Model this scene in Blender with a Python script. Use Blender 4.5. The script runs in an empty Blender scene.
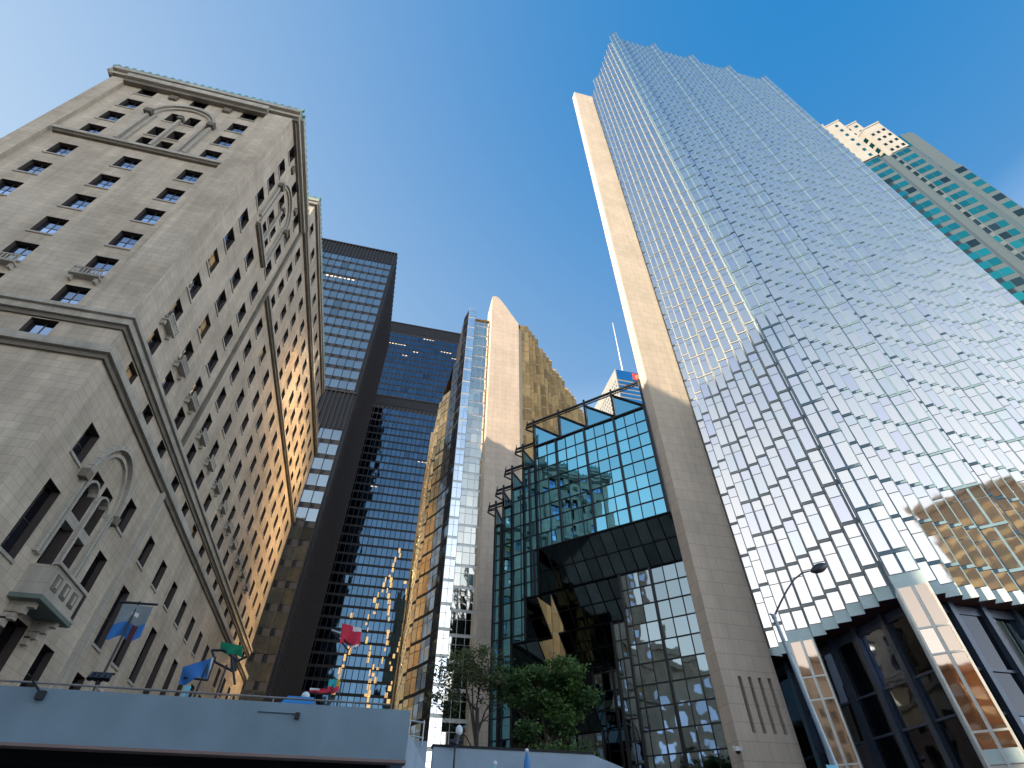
import bpy, math, random
from mathutils import Vector, Matrix
random.seed(7)
S = bpy.context.scene
COL = S.collection
V = Vector
pi = math.pi

# ------------------------------------------------------------------ camera
F_PX = 521.49
yaw, pit, rol = (math.radians(a) for a in (13.327, 44.439, 0.194))
fw = V((math.sin(yaw)*math.cos(pit), math.cos(yaw)*math.cos(pit), math.sin(pit)))
rt = V((math.cos(yaw), -math.sin(yaw), 0))
up = rt.cross(fw)
rt, up = rt*math.cos(rol)+up*math.sin(rol), up*math.cos(rol)-rt*math.sin(rol)
CAM = V((0, 0, 1.6))
cd = bpy.data.cameras.new('camera')
cam = bpy.data.objects.new('camera', cd)
COL.objects.link(cam)
cd.sensor_width = 36
cd.lens = F_PX/1024*36
cd.clip_start = 0.1
cd.clip_end = 20000
M = Matrix.Identity(4)
for i in range(3):
    M[i][0], M[i][1], M[i][2], M[i][3] = rt[i], up[i], -fw[i], CAM[i]
cam.matrix_world = M
S.camera = cam

def seen_size(pts):
    """how large a piece shows in the photo; used only to choose which repeats stay individual"""
    xs, ys = [], []
    for p in pts:
        q = V(p)-CAM
        w = q.dot(fw)
        if w < .5:
            return 0
        xs.append(512+F_PX*q.dot(rt)/w)
        ys.append(384-F_PX*q.dot(up)/w)
    if max(xs) < 0 or min(xs) > 1024 or max(ys) < 0 or min(ys) > 768:
        return 0
    return (max(xs)-min(xs))*(max(ys)-min(ys))

# ------------------------------------------------------------------ materials
def new_mat(name):
    m = bpy.data.materials.new(name)
    m.use_nodes = True
    nt = m.node_tree
    b = nt.nodes['Principled BSDF']
    return m, nt, b

def N(nt, t, **kw):
    n = nt.nodes.new(t)
    for k, v in kw.items():
        if k.startswith('i_'):
            n.inputs[k[2:].replace('_', ' ')].default_value = v
        else:
            setattr(n, k, v)
    return n

def plain(name, col, rough=.6, metal=0., noise=.12, nscale=1.5, bump=0.):
    m, nt, b = new_mat(name)
    b.inputs['Roughness'].default_value = rough
    b.inputs['Metallic'].default_value = metal
    tc = N(nt, 'ShaderNodeTexCoord')
    nz = N(nt, 'ShaderNodeTexNoise', i_Scale=nscale, i_Detail=5.)
    nt.links.new(tc.outputs['Object'], nz.inputs['Vector'])
    mp = N(nt, 'ShaderNodeMapRange')
    mp.inputs[1].default_value = .25
    mp.inputs[2].default_value = .75
    mp.inputs[3].default_value = 1-noise
    mp.inputs[4].default_value = 1+noise
    nt.links.new(nz.outputs['Fac'], mp.inputs[0])
    vm = N(nt, 'ShaderNodeVectorMath', operation='SCALE')
    vm.inputs[0].default_value = col[:3]
    nt.links.new(mp.outputs[0], vm.inputs['Scale'])
    nt.links.new(vm.outputs[0], b.inputs['Base Color'])
    if bump:
        bp = N(nt, 'ShaderNodeBump', i_Strength=bump, i_Distance=.02)
        nt.links.new(nz.outputs['Fac'], bp.inputs['Height'])
        nt.links.new(bp.outputs[0], b.inputs['Normal'])
    return m

def stone(name, col, bw, bh, mortar=.012, contrast=.12, streak=.25, rough=.8, warm=(1, 1, 1), soot=0.):
    """ashlar blocks on UV in metres, with weather streaks and soft staining"""
    m, nt, b = new_mat(name)
    b.inputs['Roughness'].default_value = rough
    uv = N(nt, 'ShaderNodeUVMap')
    br = N(nt, 'ShaderNodeTexBrick')
    br.inputs['Color1'].default_value = (1-contrast, 1-contrast, 1-contrast, 1)
    br.inputs['Color2'].default_value = (1+contrast*.4,)*3+(1,)
    br.inputs['Mortar'].default_value = (.62, .6, .58, 1)
    br.inputs['Scale'].default_value = 1
    br.inputs['Mortar Size'].default_value = mortar
    br.inputs['Brick Width'].default_value = bw
    br.inputs['Row Height'].default_value = bh
    nt.links.new(uv.outputs[0], br.inputs['Vector'])
    mpg = N(nt, 'ShaderNodeMapping')
    mpg.inputs['Scale'].default_value = (.9, .05, 1)
    nt.links.new(uv.outputs[0], mpg.inputs[0])
    n1 = N(nt, 'ShaderNodeTexNoise', i_Scale=1., i_Detail=6., i_Roughness=.65)
    nt.links.new(mpg.outputs[0], n1.inputs['Vector'])
    n2 = N(nt, 'ShaderNodeTexNoise', i_Scale=.16, i_Detail=7., i_Roughness=.6)
    nt.links.new(uv.outputs[0], n2.inputs['Vector'])
    r1 = N(nt, 'ShaderNodeMapRange')
    for i, x in ((1, .3), (2, .7), (3, 1-streak), (4, 1+streak*.3)):
        r1.inputs[i].default_value = x
    nt.links.new(n1.outputs['Fac'], r1.inputs[0])
    r2 = N(nt, 'ShaderNodeMapRange')
    for i, x in ((1, .3), (2, .7), (3, 1-streak*.9-soot), (4, 1.08)):
        r2.inputs[i].default_value = x
    nt.links.new(n2.outputs['Fac'], r2.inputs[0])
    mu = N(nt, 'ShaderNodeMath', operation='MULTIPLY')
    nt.links.new(r1.outputs[0], mu.inputs[0])
    nt.links.new(r2.outputs[0], mu.inputs[1])
    mixc = N(nt, 'ShaderNodeMix', data_type='RGBA')
    mixc.inputs[6].default_value = (*[c*w for c, w in zip(col, warm)], 1)
    mixc.inputs[7].default_value = (*col, 1)
    nt.links.new(n2.outputs['Fac'], mixc.inputs[0])
    v1 = N(nt, 'ShaderNodeVectorMath', operation='MULTIPLY')
    nt.links.new(mixc.outputs[2], v1.inputs[0])
    nt.links.new(br.outputs['Color'], v1.inputs[1])
    v2 = N(nt, 'ShaderNodeVectorMath', operation='SCALE')
    nt.links.new(v1.outputs[0], v2.inputs[0])
    nt.links.new(mu.outputs[0], v2.inputs['Scale'])
    nt.links.new(v2.outputs[0], b.inputs['Base Color'])
    bp = N(nt, 'ShaderNodeBump', i_Strength=.35, i_Distance=.015)
    nt.links.new(br.outputs['Fac'], bp.inputs['Height'])
    bp.invert = True
    nt.links.new(bp.outputs[0], b.inputs['Normal'])
    return m

def glass(name, col, metal=1., rough=.03, wave=.012, wscale=.5, spec=.5, emit=None):
    """coated facade glass: tinted mirror with slight roller-wave; pane tint from colour attribute"""
    m, nt, b = new_mat(name)
    b.inputs['Roughness'].default_value = rough
    b.inputs['Metallic'].default_value = metal
    b.inputs['Specular IOR Level'].default_value = spec
    at = N(nt, 'ShaderNodeAttribute', attribute_name='tint')
    vm = N(nt, 'ShaderNodeVectorMath', operation='MULTIPLY')
    vm.inputs[0].default_value = col
    nt.links.new(at.outputs['Color'], vm.inputs[1])
    nt.links.new(vm.outputs[0], b.inputs['Base Color'])
    if wave:
        tc = N(nt, 'ShaderNodeTexCoord')
        nz = N(nt, 'ShaderNodeTexNoise', i_Scale=wscale, i_Detail=1.5)
        nt.links.new(tc.outputs['Object'], nz.inputs['Vector'])
        bp = N(nt, 'ShaderNodeBump', i_Strength=1., i_Distance=wave)
        nt.links.new(nz.outputs['Fac'], bp.inputs['Height'])
        nt.links.new(bp.outputs[0], b.inputs['Normal'])
    return m

def emis(name, col, s):
    m, nt, b = new_mat(name)
    b.inputs['Base Color'].default_value = (*col, 1)
    b.inputs['Emission Color'].default_value = (*col, 1)
    b.inputs['Emission Strength'].default_value = s
    return m

MT = {}
MT['limestone'] = stone('hotel_limestone', (.62, .555, .46), 1.1, .55, contrast=.10, streak=.26, warm=(1.05, .96, .86), soot=.08)
MT['limestone_smooth'] = stone('hotel_limestone_trim', (.53, .49, .42), 1.8, .9, contrast=.06, streak=.3)
MT['limestone_dark'] = plain('stained_limestone', (.17, .15, .12), .85, noise=.3, nscale=.8)
MT['copper'] = plain('verdigris_copper', (.16, .33, .30), .6, .2, noise=.3)
MT['window_frame'] = plain('dark_window_frame', (.035, .03, .028), .5)
MT['window_frame_light'] = plain('grey_window_frame', (.22, .24, .26), .5)
MT['hotel_glass'] = glass('hotel_window_glass', (.42, .52, .72), 1., .03, .02, .7)
MT['blind'] = plain('amber_blind', (.55, .36, .16), .8)
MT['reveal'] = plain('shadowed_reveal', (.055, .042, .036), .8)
MT['granite'] = stone('pink_granite_cladding', (.72, .60, .49), 1.75, 1.3, mortar=.02, contrast=.05, streak=.12, rough=.55)
MT['rb_glass'] = glass('gold_coated_pale_glass', (.88, .81, .755), 1., .035, .006, .6)
MT['rb_spandrel'] = plain('blue_grey_shaded_spandrel', (.14, .235, .295), .4, .15, noise=.1)  # frame colour darkened as if out of the sun
MT['rb_sunlit'] = plain('sunlit_west_spandrel', (.34, .36, .35), .4, .15, noise=.1)  # same frames on the west side, lightened as if sunlit
MT['rb_skirt'] = plain('pale_teal_metal_skirt', (.52, .66, .68), .4, .3, noise=.08)
MT['rb_soffit'] = plain('dark_red_soffit', (.05, .012, .014), .6)
MT['lobby_glass'] = glass('dark_lobby_glass', (.20, .22, .26), 1., .03, .015, .4)
MT['dark_steel'] = plain('dark_blue_steel', (.09, .115, .16), .35, .5)
MT['gold_glass'] = glass('gold_tinted_glass', (1., .66, .30), .25, .2, .02, .5)
MT['gold_frame'] = plain('gold_anodised_frame', (.75, .56, .32), .5, .2)
MT['white_frame'] = plain('silver_frame', (.62, .64, .62), .35, .5)
MT['np_glass'] = glass('silver_gold_glass', (.92, .94, .97), 1., .04, .01, .5)
MT['atrium_glass'] = glass('teal_atrium_glass', (.17, .46, .60), 1., .02, .01, .35)
MT['atrium_soffit_glass'] = glass('dark_sloped_glass', (.26, .30, .27), 1., .05, .03, .35)
MT['mullion'] = plain('black_mullion', (.012, .012, .014), .4, .3)
MT['td_frame'] = plain('matte_black_steel', (.022, .021, .023), .5, .2)
MT['td_brown'] = plain('bronze_black_cladding', (.032, .023, .021), .5, .2)
MT['td_glass'] = glass('bronze_grey_glass', (.33, .38, .41), 1., .03, .02, .3)
MT['td2_glass'] = glass('deep_blue_glass', (.07, .135, .21), 1., .04, .10, .16)
MT['office_light'] = emis('office_ceiling_light', (1., .80, .52), 1.0)
MT['white_stone'] = stone('white_granite', (.27, .275, .275), 2, 2, mortar=.01, contrast=.04, streak=.08)
MT['bf_stone'] = plain('shade_dark_granite', (.050, .080, .105), .6, noise=.06)  # stone below the crown, with shade put into its colour
MT['bf_glass'] = glass('teal_green_glass', (.04, .40, .38), 1., .04, .01, .5)
MT['bf_glass_dark'] = glass('dark_green_glass', (.07, .12, .12), 1., .05, .01, .5)
MT['bmo_blue'] = glass('blue_band_glass', (.10, .42, .66), 1., .08, .0, .5)
MT['red'] = plain('red_sign_paint', (.62, .05, .04), .5)
MT['white'] = plain('white_paint', (.8, .8, .8), .5, noise=.05)
MT['blue_paint'] = plain('blue_grey_painted_metal', (.21, .31, .39), .45, .1, noise=.16, nscale=.6, bump=.1)
MT['concrete'] = plain('pale_concrete', (.33, .43, .52), .8, noise=.15, nscale=.9, bump=.2)
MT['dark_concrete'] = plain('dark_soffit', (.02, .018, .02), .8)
MT['rail'] = plain('pipe_rail', (.30, .27, .25), .45, .6)
MT['asphalt'] = plain('asphalt', (.05, .05, .052), .9, noise=.25, nscale=3, bump=.4)
MT['pavement'] = stone('pavement_slabs', (.28, .27, .26), 1.2, 1.2, contrast=.08, streak=.15)
MT['bark'] = plain('bark', (.055, .045, .04), .9, noise=.3, nscale=8, bump=.5)
MT['lamp_grey'] = plain('pale_blue_grey_pole', (.32, .42, .50), .45, .4)
MT['lamp_dark'] = plain('dark_lamp_metal', (.03, .035, .045), .4, .4)
MT['globe'] = plain('milky_globe', (.72, .82, .88), .25, noise=.02)
MT['sign_blue'] = plain('blue_sign', (.03, .22, .55), .4)
MT['sign_cyan'] = plain('pale_cyan_sign', (.18, .60, .78), .4)

def leafmat(name, c1, c2):
    m, nt, b = new_mat(name)
    b.inputs['Roughness'].default_value = .6
    at = N(nt, 'ShaderNodeAttribute', attribute_name='tint')
    mx = N(nt, 'ShaderNodeMix', data_type='RGBA')
    mx.inputs[6].default_value = (*c1, 1)
    mx.inputs[7].default_value = (*c2, 1)
    nt.links.new(at.outputs['Fac'], mx.inputs[0])
    nt.links.new(mx.outputs[2], b.inputs['Base Color'])
    tr = N(nt, 'ShaderNodeBsdfTranslucent')
    nt.links.new(mx.outputs[2], tr.inputs[0])
    ms = N(nt, 'ShaderNodeMixShader')
    ms.inputs[0].default_value = .3
    nt.links.new(b.outputs[0], ms.inputs[1])
    nt.links.new(tr.outputs[0], ms.inputs[2])
    nt.links.new(ms.outputs[0], nt.nodes['Material Output'].inputs[0])
    return m
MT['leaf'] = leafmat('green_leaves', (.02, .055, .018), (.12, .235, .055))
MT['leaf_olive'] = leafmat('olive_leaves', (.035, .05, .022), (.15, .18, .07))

# ------------------------------------------------------------------ mesh builder
class MB:
    def __init__(s):
        s.v, s.f, s.m, s.c = [], [], [], []
    def face(s, pts, mat=0, col=(1, 1, 1)):
        i = len(s.v)
        s.v += [tuple(p) for p in pts]
        s.f.append(tuple(range(i, i+len(pts))))
        s.m.append(mat)
        s.c.append(col)
    def obox(s, o, a, b, c, mat=0, col=(1, 1, 1)):
        o, a, b, c = V(o), V(a), V(b), V(c)
        p = [o, o+a, o+a+b, o+b, o+c, o+a+c, o+a+b+c, o+b+c]
        for q in ((0, 3, 2, 1), (4, 5, 6, 7), (0, 1, 5, 4), (1, 2, 6, 5), (2, 3, 7, 6), (3, 0, 4, 7)):
            s.face([p[k] for k in q], mat, col)
    def box(s, x0, y0, z0, x1, y1, z1, mat=0, col=(1, 1, 1)):
        s.obox((x0, y0, z0), (x1-x0, 0, 0), (0, y1-y0, 0), (0, 0, z1-z0), mat, col)
    def prism(s, poly, z0, z1, mat=0, cap=True, col=(1, 1, 1)):
        n = len(poly)
        for i in range(n):
            a, b = poly[i], poly[(i+1) % n]
            s.face([(a[0], a[1], z0), (b[0], b[1], z0), (b[0], b[1], z1), (a[0], a[1], z1)], mat, col)
        if cap:
            s.face([(p[0], p[1], z1) for p in poly], mat, col)
            s.face([(p[0], p[1], z0) for p in reversed(poly)], mat, col)
    def tube(s, p0, p1, r0, r1=None, n=8, mat=0, col=(1, 1, 1), cap=True):
        p0, p1 = V(p0), V(p1)
        r1 = r0 if r1 is None else r1
        d = (p1-p0).normalized()
        a = d.cross(V((0, 0, 1)))
        if a.length < .01:
            a = V((1, 0, 0))
        a.normalize()
        b = d.cross(a)
        R0 = [p0+(a*math.cos(t)+b*math.sin(t))*r0 for t in [2*pi*k/n for k in range(n)]]
        R1 = [p1+(a*math.cos(t)+b*math.sin(t))*r1 for t in [2*pi*k/n for k in range(n)]]
        for k in range(n):
            j = (k+1) % n
            s.face([R0[k], R0[j], R1[j], R1[k]], mat, col)
        if cap:
            s.face(R1, mat, col)
            s.face(R0[::-1], mat, col)
    def path(s, pts, rs, n=8, mat=0):
        for i in range(len(pts)-1):
            s.tube(pts[i], pts[i+1], rs[i], rs[i+1], n, mat)
    def ball(s, c, r, mat=0, n=12, sz=1.):
        c = V(c)
        def P(i, j):
            t, u = pi*i/(n//2), 2*pi*j/n
            return c+V((r*math.sin(t)*math.cos(u), r*math.sin(t)*math.sin(u), r*sz*math.cos(t)))
        for i in range(n//2):
            for j in range(n):
                if i == 0:
                    s.face([P(0, 0), P(1, j), P(1, j+1)], mat)
                elif i == n//2-1:
                    s.face([P(i, j), P(n//2, 0), P(i, j+1)], mat)
                else:
                    s.face([P(i, j), P(i+1, j), P(i+1, j+1), P(i, j+1)], mat)
    def build(s, name, mats, parent=None, smooth=False):
        O = parent_loc(parent)
        me = bpy.data.meshes.new(name)
        me.from_pydata([(a-O[0], b-O[1], c-O[2]) for a, b, c in s.v], [], s.f)
        if not isinstance(mats, (list, tuple)):
            mats = [mats]
        for m in mats:
            me.materials.append(MT[m] if isinstance(m, str) else m)
        me.polygons.foreach_set('material_index', s.m)
        uv = me.uv_layers.new(name='UVMap')
        ca = me.color_attributes.new('tint', 'FLOAT_COLOR', 'CORNER')
        uvs, cs = [], []
        for f, c in zip(s.f, s.c):
            a, b, d = V(s.v[f[0]]), V(s.v[f[1]]), V(s.v[f[2]])
            n = (b-a).cross(d-a)
            if n.length:
                n.normalize()
            h = abs(n.z) > .7
            t = V((-n.y, n.x, 0))
            if t.length:
                t.normalize()
            for k in f:
                p = s.v[k]
                uvs += [p[0], p[1]] if h else [p[0]*t.x+p[1]*t.y, p[2]]
                cs += [c[0], c[1], c[2], 1]
        me.uv_layers['UVMap'].data.foreach_set('uv', uvs)
        me.color_attributes['tint'].data.foreach_set('color', cs)
        if smooth:
            me.polygons.foreach_set('use_smooth', [True]*len(s.f))
        me.update()
        o = bpy.data.objects.new(name, me)
        COL.objects.link(o)
        if parent:
            o.parent = parent
        return o

def parent_loc(p):
    L = V((0, 0, 0))
    while p:
        L += p.location
        p = p.parent
    return L

def tag(o, label, cat, group=None):
    o['label'] = label
    o['category'] = cat
    if group:
        o['group'] = group
    return o

def thing(name, loc, label, cat, group=None):
    o = bpy.data.objects.new(name, None)
    COL.objects.link(o)
    o.location = loc
    o.empty_display_size = .5
    return tag(o, label, cat, group)

def structure(name, mb, mat):
    o = mb.build(name, mat)
    o['kind'] = 'structure'
    return o

def put_repeats(name, items, mats, parent, keep=100, sub=None):
    """items: list of MB, one per countable part. The largest `keep` are parts of their own, the rest one part."""
    sc = sorted(((seen_size(i.v[:4]), k) for k, i in enumerate(items)), reverse=True)
    rest = MB()
    for r, (sz, k) in enumerate(sc):
        it = items[k]
        if r < keep and sz > 0:
            if not sub:
                it.build(name, mats, parent)
                continue
            base = MB()          # material 0 is the frame; every other material a child of its own
            kids = {}
            for f, mi, c in zip(it.f, it.m, it.c):
                (base if mi == 0 else kids.setdefault(mi, MB())).face([it.v[q] for q in f], 0, c)
            o = base.build(name, mats[0], parent)
            for mi, mb_ in kids.items():
                mb_.build(sub[mi], mats[mi], o)
        else:
            b = len(rest.v)
            rest.v += it.v
            rest.f += [tuple(q+b for q in f) for f in it.f]
            rest.m += it.m
            rest.c += it.c
    if rest.v:
        o = rest.build(name, mats, parent)
        if len(items) > keep:
            o['kind'] = 'stuff'

class Plane:
    """a vertical facade plane: origin, direction along it, outward normal"""
    def __init__(s, o, u, n):
        s.o, s.u, s.n = V((o[0], o[1], 0)), V((u[0], u[1], 0)).normalized(), V((n[0], n[1], 0)).normalized()
    def p(s, u, z, d=0.):
        return s.o+s.u*u+s.n*d+V((0, 0, z))
    def quad(s, mb, u0, u1, z0, z1, d=0., mat=0, col=(1, 1, 1)):
        mb.face([s.p(u0, z0, d), s.p(u1, z0, d), s.p(u1, z1, d), s.p(u0, z1, d)], mat, col)
    def box(s, mb, u0, u1, z0, z1, d0, d1, mat=0, col=(1, 1, 1)):
        mb.obox(s.p(u0, z0, d0), s.u*(u1-u0), s.n*(d1-d0), V((0, 0, z1-z0)), mat, col)
    def wall(s, mb, u0, u1, z0, z1, holes, depth, mat=0, rmat=0, d=0.):
        us = sorted({u0, u1, *[round(x, 4) for h in holes for x in h[:2] if u0 < x < u1]})
        for i in range(len(us)-1):
            a, b = us[i], us[i+1]
            mid = (a+b)/2
            hs = sorted((max(h[2], z0), min(h[3], z1)) for h in holes if h[0]-1e-3 < mid < h[1]+1e-3 and h[3] > z0 and h[2] < z1)
            z = z0
            for h in hs:
                if h[0] > z:
                    s.quad(mb, a, b, z, h[0], d, mat)
                z = max(z, h[1])
            if z < z1:
                s.quad(mb, a, b, z, z1, d, mat)
        for h in holes:
            a, b, c, e = h[:4]
            for q in ([(a, c), (a, e)], [(b, c), (b, e)], [(a, c), (b, c)], [(a, e), (b, e)]):
                (ua, za), (ub, zb) = q
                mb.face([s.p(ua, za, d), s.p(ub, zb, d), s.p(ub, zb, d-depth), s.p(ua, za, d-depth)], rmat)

def tilt_pane(pl, mb, u0, u1, z0, z1, d, mat, col, amt):
    """a pane set a hair out of true, as real glazing is"""
    w, h = u1-u0, z1-z0
    a, b = random.gauss(0, amt)*w, random.gauss(0, amt)*h
    mb.face([pl.p(u0, z0, d-a-b), pl.p(u1, z0, d+a-b), pl.p(u1, z1, d+a+b), pl.p(u0, z1, d-a+b)], mat, col)

# ------------------------------------------------------------------ HOTEL
HK = .6
def hz(z):
    return 1.6+HK*(z-1.6)
HC = V((-21.40, 29.51, 0))        # south-east corner
hotel = thing('hotel', HC, 'grey limestone stepped hotel with rows of small windows at the left', 'hotel')
PS = Plane(HC, (-1, 0), (0, -1))  # south face, u runs west
PE = Plane(HC, (0, 1), (1, 0))    # east face, u runs north
wall, trim = MB(), MB()
rows = [(hz(z), 2.35) for z in (114.9, 108.2, 101.6, 95.2, 86.8, 80.0, 73.3, 66.5, 60.0, 53.4, 46.9)]
winS, winE = [], []
holesS, holesE = [], []
def win(pl, u, z, w, h, holes, out, blind=0, depth=.38, d=0.):
    z0, z1 = z-h/2, z+h/2
    holes.append((u-w/2, u+w/2, z0, z1))
    m = MB()
    q = -depth+d
    tn = random.uniform(.75, 1.1)
    # glass: four lights in a dark frame
    g = .06
    for a, b in ((u-w/2+g, u-.035), (u+.035, u+w/2-g)):
        for c, e in ((z0+g, z-.035), (z+.035, z1-g)):
            if blind and random.random() < .6 and c > z0+.2:
                pl.quad(m, a, b, c, e, q+.02, 2, (1, 1, 1))
            elif blind:
                pl.quad(m, a, b, c, e, q+.02, 2 if random.random() < .6 else 1, (.5,)*3)
            else:
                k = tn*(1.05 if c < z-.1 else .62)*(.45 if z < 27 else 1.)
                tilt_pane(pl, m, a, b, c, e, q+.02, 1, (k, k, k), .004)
    for a, b, c, e in ((u-w/2, u-w/2+g, z0, z1), (u+w/2-g, u+w/2, z0, z1), (u-w/2+g, u+w/2-g, z0, z0+g), (u-w/2+g, u+w/2-g, z1-g, z1), (u-.035, u+.035, z0+g, z1-g), (u-w/2+g, u-.035, z-.035, z+.035), (u+.035, u+w/2-g, z-.035, z+.035)):
        pl.quad(m, a, b, c, e, q+.04, 0)
    out.append(m)
    # sill
    pl.box(trim, u-w/2-.1, u+w/2+.1, z0-.18, z0, d-.02, d+.1, 0)

cS = [7.9*HK, 17.35*HK, 26.9*HK]
for i, (z, h) in enumerate(rows):
    for j, u in enumerate(cS):
        if j == 1 and 1 <= i <= 3:
            continue
        win(PS, u, z, 1.72, h, holesS, winS)
ac = 17.0*HK
for z, hh in ((hz(106.3), 2.3), (hz(99.6), 2.2), (hz(95.2), 1.7)):
    for du in (-.95, .95):
        win(PS, ac+du, z, 1.25, hh, holesS, winS, depth=.7)
eB = [(55.3-49.19)*HK, (63.35-49.19)*HK, (71.3-49.19)*HK]
eC = [(80.6-49.19+7.75*i)*HK for i in range(12)]
def arch_group(pl, ac):
    # hood mould of the round arch, colonnettes, shoulder blocks and the two small shields
    za, r = hz(105.8), 3.15
    prev = None
    for k in range(17):
        t = pi*k/16
        for rr, dd, ww in ((r, .42, .30), (r-.38, .22, .25)):
            t2 = pi*(k+1)/16
            if k == 16:
                break
            a0, a1 = (math.cos(t)*rr, math.sin(t)*rr), (math.cos(t2)*rr, math.sin(t2)*rr)
            b0, b1 = (math.cos(t)*(rr+ww), math.sin(t)*(rr+ww)), (math.cos(t2)*(rr+ww), math.sin(t2)*(rr+ww))
            P = [pl.p(ac+x, za+y, dd) for x, y in (a0, a1, b1, b0)]
            Q = [pl.p(ac+x, za+y, 0) for x, y in (a0, a1, b1, b0)]
            trim.face(P, 0)
            for i in range(4):
                j = (i+1) % 4
                trim.face([P[i], P[j], Q[j], Q[i]], 0)
    for sgn in (-1, 1):
        pl.box(trim, ac+sgn*3.25-.16, ac+sgn*3.25+.16, hz(93.6), za-.3, 0, .3, 0)
        pl.box(trim, ac+sgn*3.25-.38, ac+sgn*3.25+.38, za-.5, za+.25, 0, .62, 1)
        pl.box(trim, ac+sgn*2.55-.12, ac+sgn*2.55+.12, hz(93.6), za-.1, 0, .22, 0)
        pl.box(trim, ac+sgn*3.0-.42, ac+sgn*3.0+.42, hz(114.5)-.45, hz(114.5)+.45, 0, .28, 1)
    pl.box(trim, ac-.14, ac+.14, hz(93.6), za+.6, 0, .3, 0)
    pl.box(trim, ac-.3, ac+.3, za-.3, za+.2, .01, .5, 1)
arch_group(PS, ac)
arch_group(PE, eB[1]+.1)
for i, (z, h) in enumerate(rows):
    for j, u in enumerate(eB):
        if j == 1 and 1 <= i <= 3:
            continue
        win(PE, u, z, 1.6, h, holesE, winE, blind=(j == 0 and 6 <= i <= 10 and i != 7) or (j == 1 and i == 7))
    for j, u in enumerate(eC):
        win(PE, u, z, 1.6, h, holesE, winE, blind=random.random() < .05)
for z, hh in ((hz(106.3), 2.3), (hz(99.6), 2.2), (hz(95.2), 1.7)):
    for du in (-.95, .95):
        win(PE, eB[1]+.1+du, z, 1.25, hh, holesE, winE, depth=.7)
# attic storeys of the rear block
for z in (hz(127.5),):
    for j, u in enumerate(eC):
        win(PE, u, z, 1.5, 2.2, holesE, winE)
# lower block, on a plane set forward
HL = .72
uN = (172-49.19)*HK
for u in [(54.3-49.19)*HK, (69.9-49.19)*HK]+[(80.0-49.19+7.8*i)*HK for i in range(12)]:
    win(PE, u, hz(36.4), 1.6, 2.3, holesE, winE, depth=.5, d=HL)
    win(PE, u, hz(27.4), 1.7, 4.4, holesE, winE, depth=.5, d=HL)
    win(PE, u, hz(18.0), 1.7, 3.0, holesE, winE, depth=.5, d=HL)
ua = (61.9-49.19)*HK
for du in (-1.0, 1.0):
    win(PE, ua+du, hz(30.5), 1.5, 6.6, holesE, winE, depth=.8, d=HL)
win(PE, ua, hz(18.0), 2.6, 3.2, holesE, winE, depth=.6, d=HL)
for uu in (eC[2]+.3, eC[3]+1.2, eC[4]+2.1):
    pass
zt1, zt2 = hz(118.9), hz(133.0)
zb1, zb2 = hz(50.7), hz(44.3)
uW, uB, uR = 70.6/HK*0+35.6*HK, (75.8-49.19)*HK, (150-49.19)*HK
Wd = 34.3*HK
# south wall
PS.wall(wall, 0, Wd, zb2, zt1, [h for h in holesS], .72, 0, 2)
PS.wall(wall, -HL, Wd+4, 0, zb2, [], .3, 0, 2, d=HL)
# corner piers stand slightly proud of the windowed middle
PS.box(wall, .02, 4.95*HK, zb1, hz(117.2), 0.002, .34, 0)
PS.box(wall, (67.25-35.66)*HK, Wd-.02, zb1, hz(117.2), 0.002, .34, 0)
# east wall, upper and lower
up_h = [h for h in holesE if h[2] > zb2-.1 and h[3] < hz(121)]
lo_h = [h for h in holesE if h[3] < zb2]
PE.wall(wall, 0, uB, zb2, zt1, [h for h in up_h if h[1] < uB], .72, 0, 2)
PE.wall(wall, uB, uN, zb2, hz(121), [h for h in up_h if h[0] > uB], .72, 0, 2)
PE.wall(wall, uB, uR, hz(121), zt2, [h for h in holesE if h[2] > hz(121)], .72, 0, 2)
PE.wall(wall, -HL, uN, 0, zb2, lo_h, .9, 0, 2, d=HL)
# body behind (back sides and roofs)
def hb(u0w, u1w, v0, v1, z):   # solid roof slabs
    wall.face([(HC.x-u0w, HC.y+v0, z), (HC.x-u1w, HC.y+v0, z), (HC.x-u1w, HC.y+v1, z), (HC.x-u0w, HC.y+v1, z)], 0)
hb(0, Wd, 0, uB, zt1)
hb(0, Wd+6, uB, uR, zt2)
hb(0, Wd, uR, uN, hz(121))
wall.face([PE.p(uB, zt1), (HC.x-Wd-6, HC.y+uB, zt1), (HC.x-Wd-6, HC.y+uB, zt2), PE.p(uB, zt2)], 0)
wall.face([PE.p(uR, hz(121)), (HC.x-Wd-6, HC.y+uR, hz(121)), (HC.x-Wd-6, HC.y+uR, zt2), PE.p(uR, zt2)], 0)
wall.face([PE.p(uN, 0), (HC.x-Wd, HC.y+uN, 0), (HC.x-Wd, HC.y+uN, hz(121)), PE.p(uN, hz(121))], 0)
wall.face([(HC.x-Wd, HC.y, 0), (HC.x-Wd, HC.y+uN, 0), (HC.x-Wd, HC.y+uN, zt1), (HC.x-Wd, HC.y, zt1)], 0)
wall.face([PE.p(uN, 0, HL), PE.p(uN, 0, 0), PE.p(uN, zb2, 0), PE.p(uN, zb2, HL)], 0)
# shallow vertical break between the two blocks
PE.box(trim, uB-.35, uB+.12, zb1, hz(121), .0, .28, 1)
PE.box(trim, uB-.5, uB+.12, 0, zb2-.6, HL, HL+.3, 0)
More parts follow.
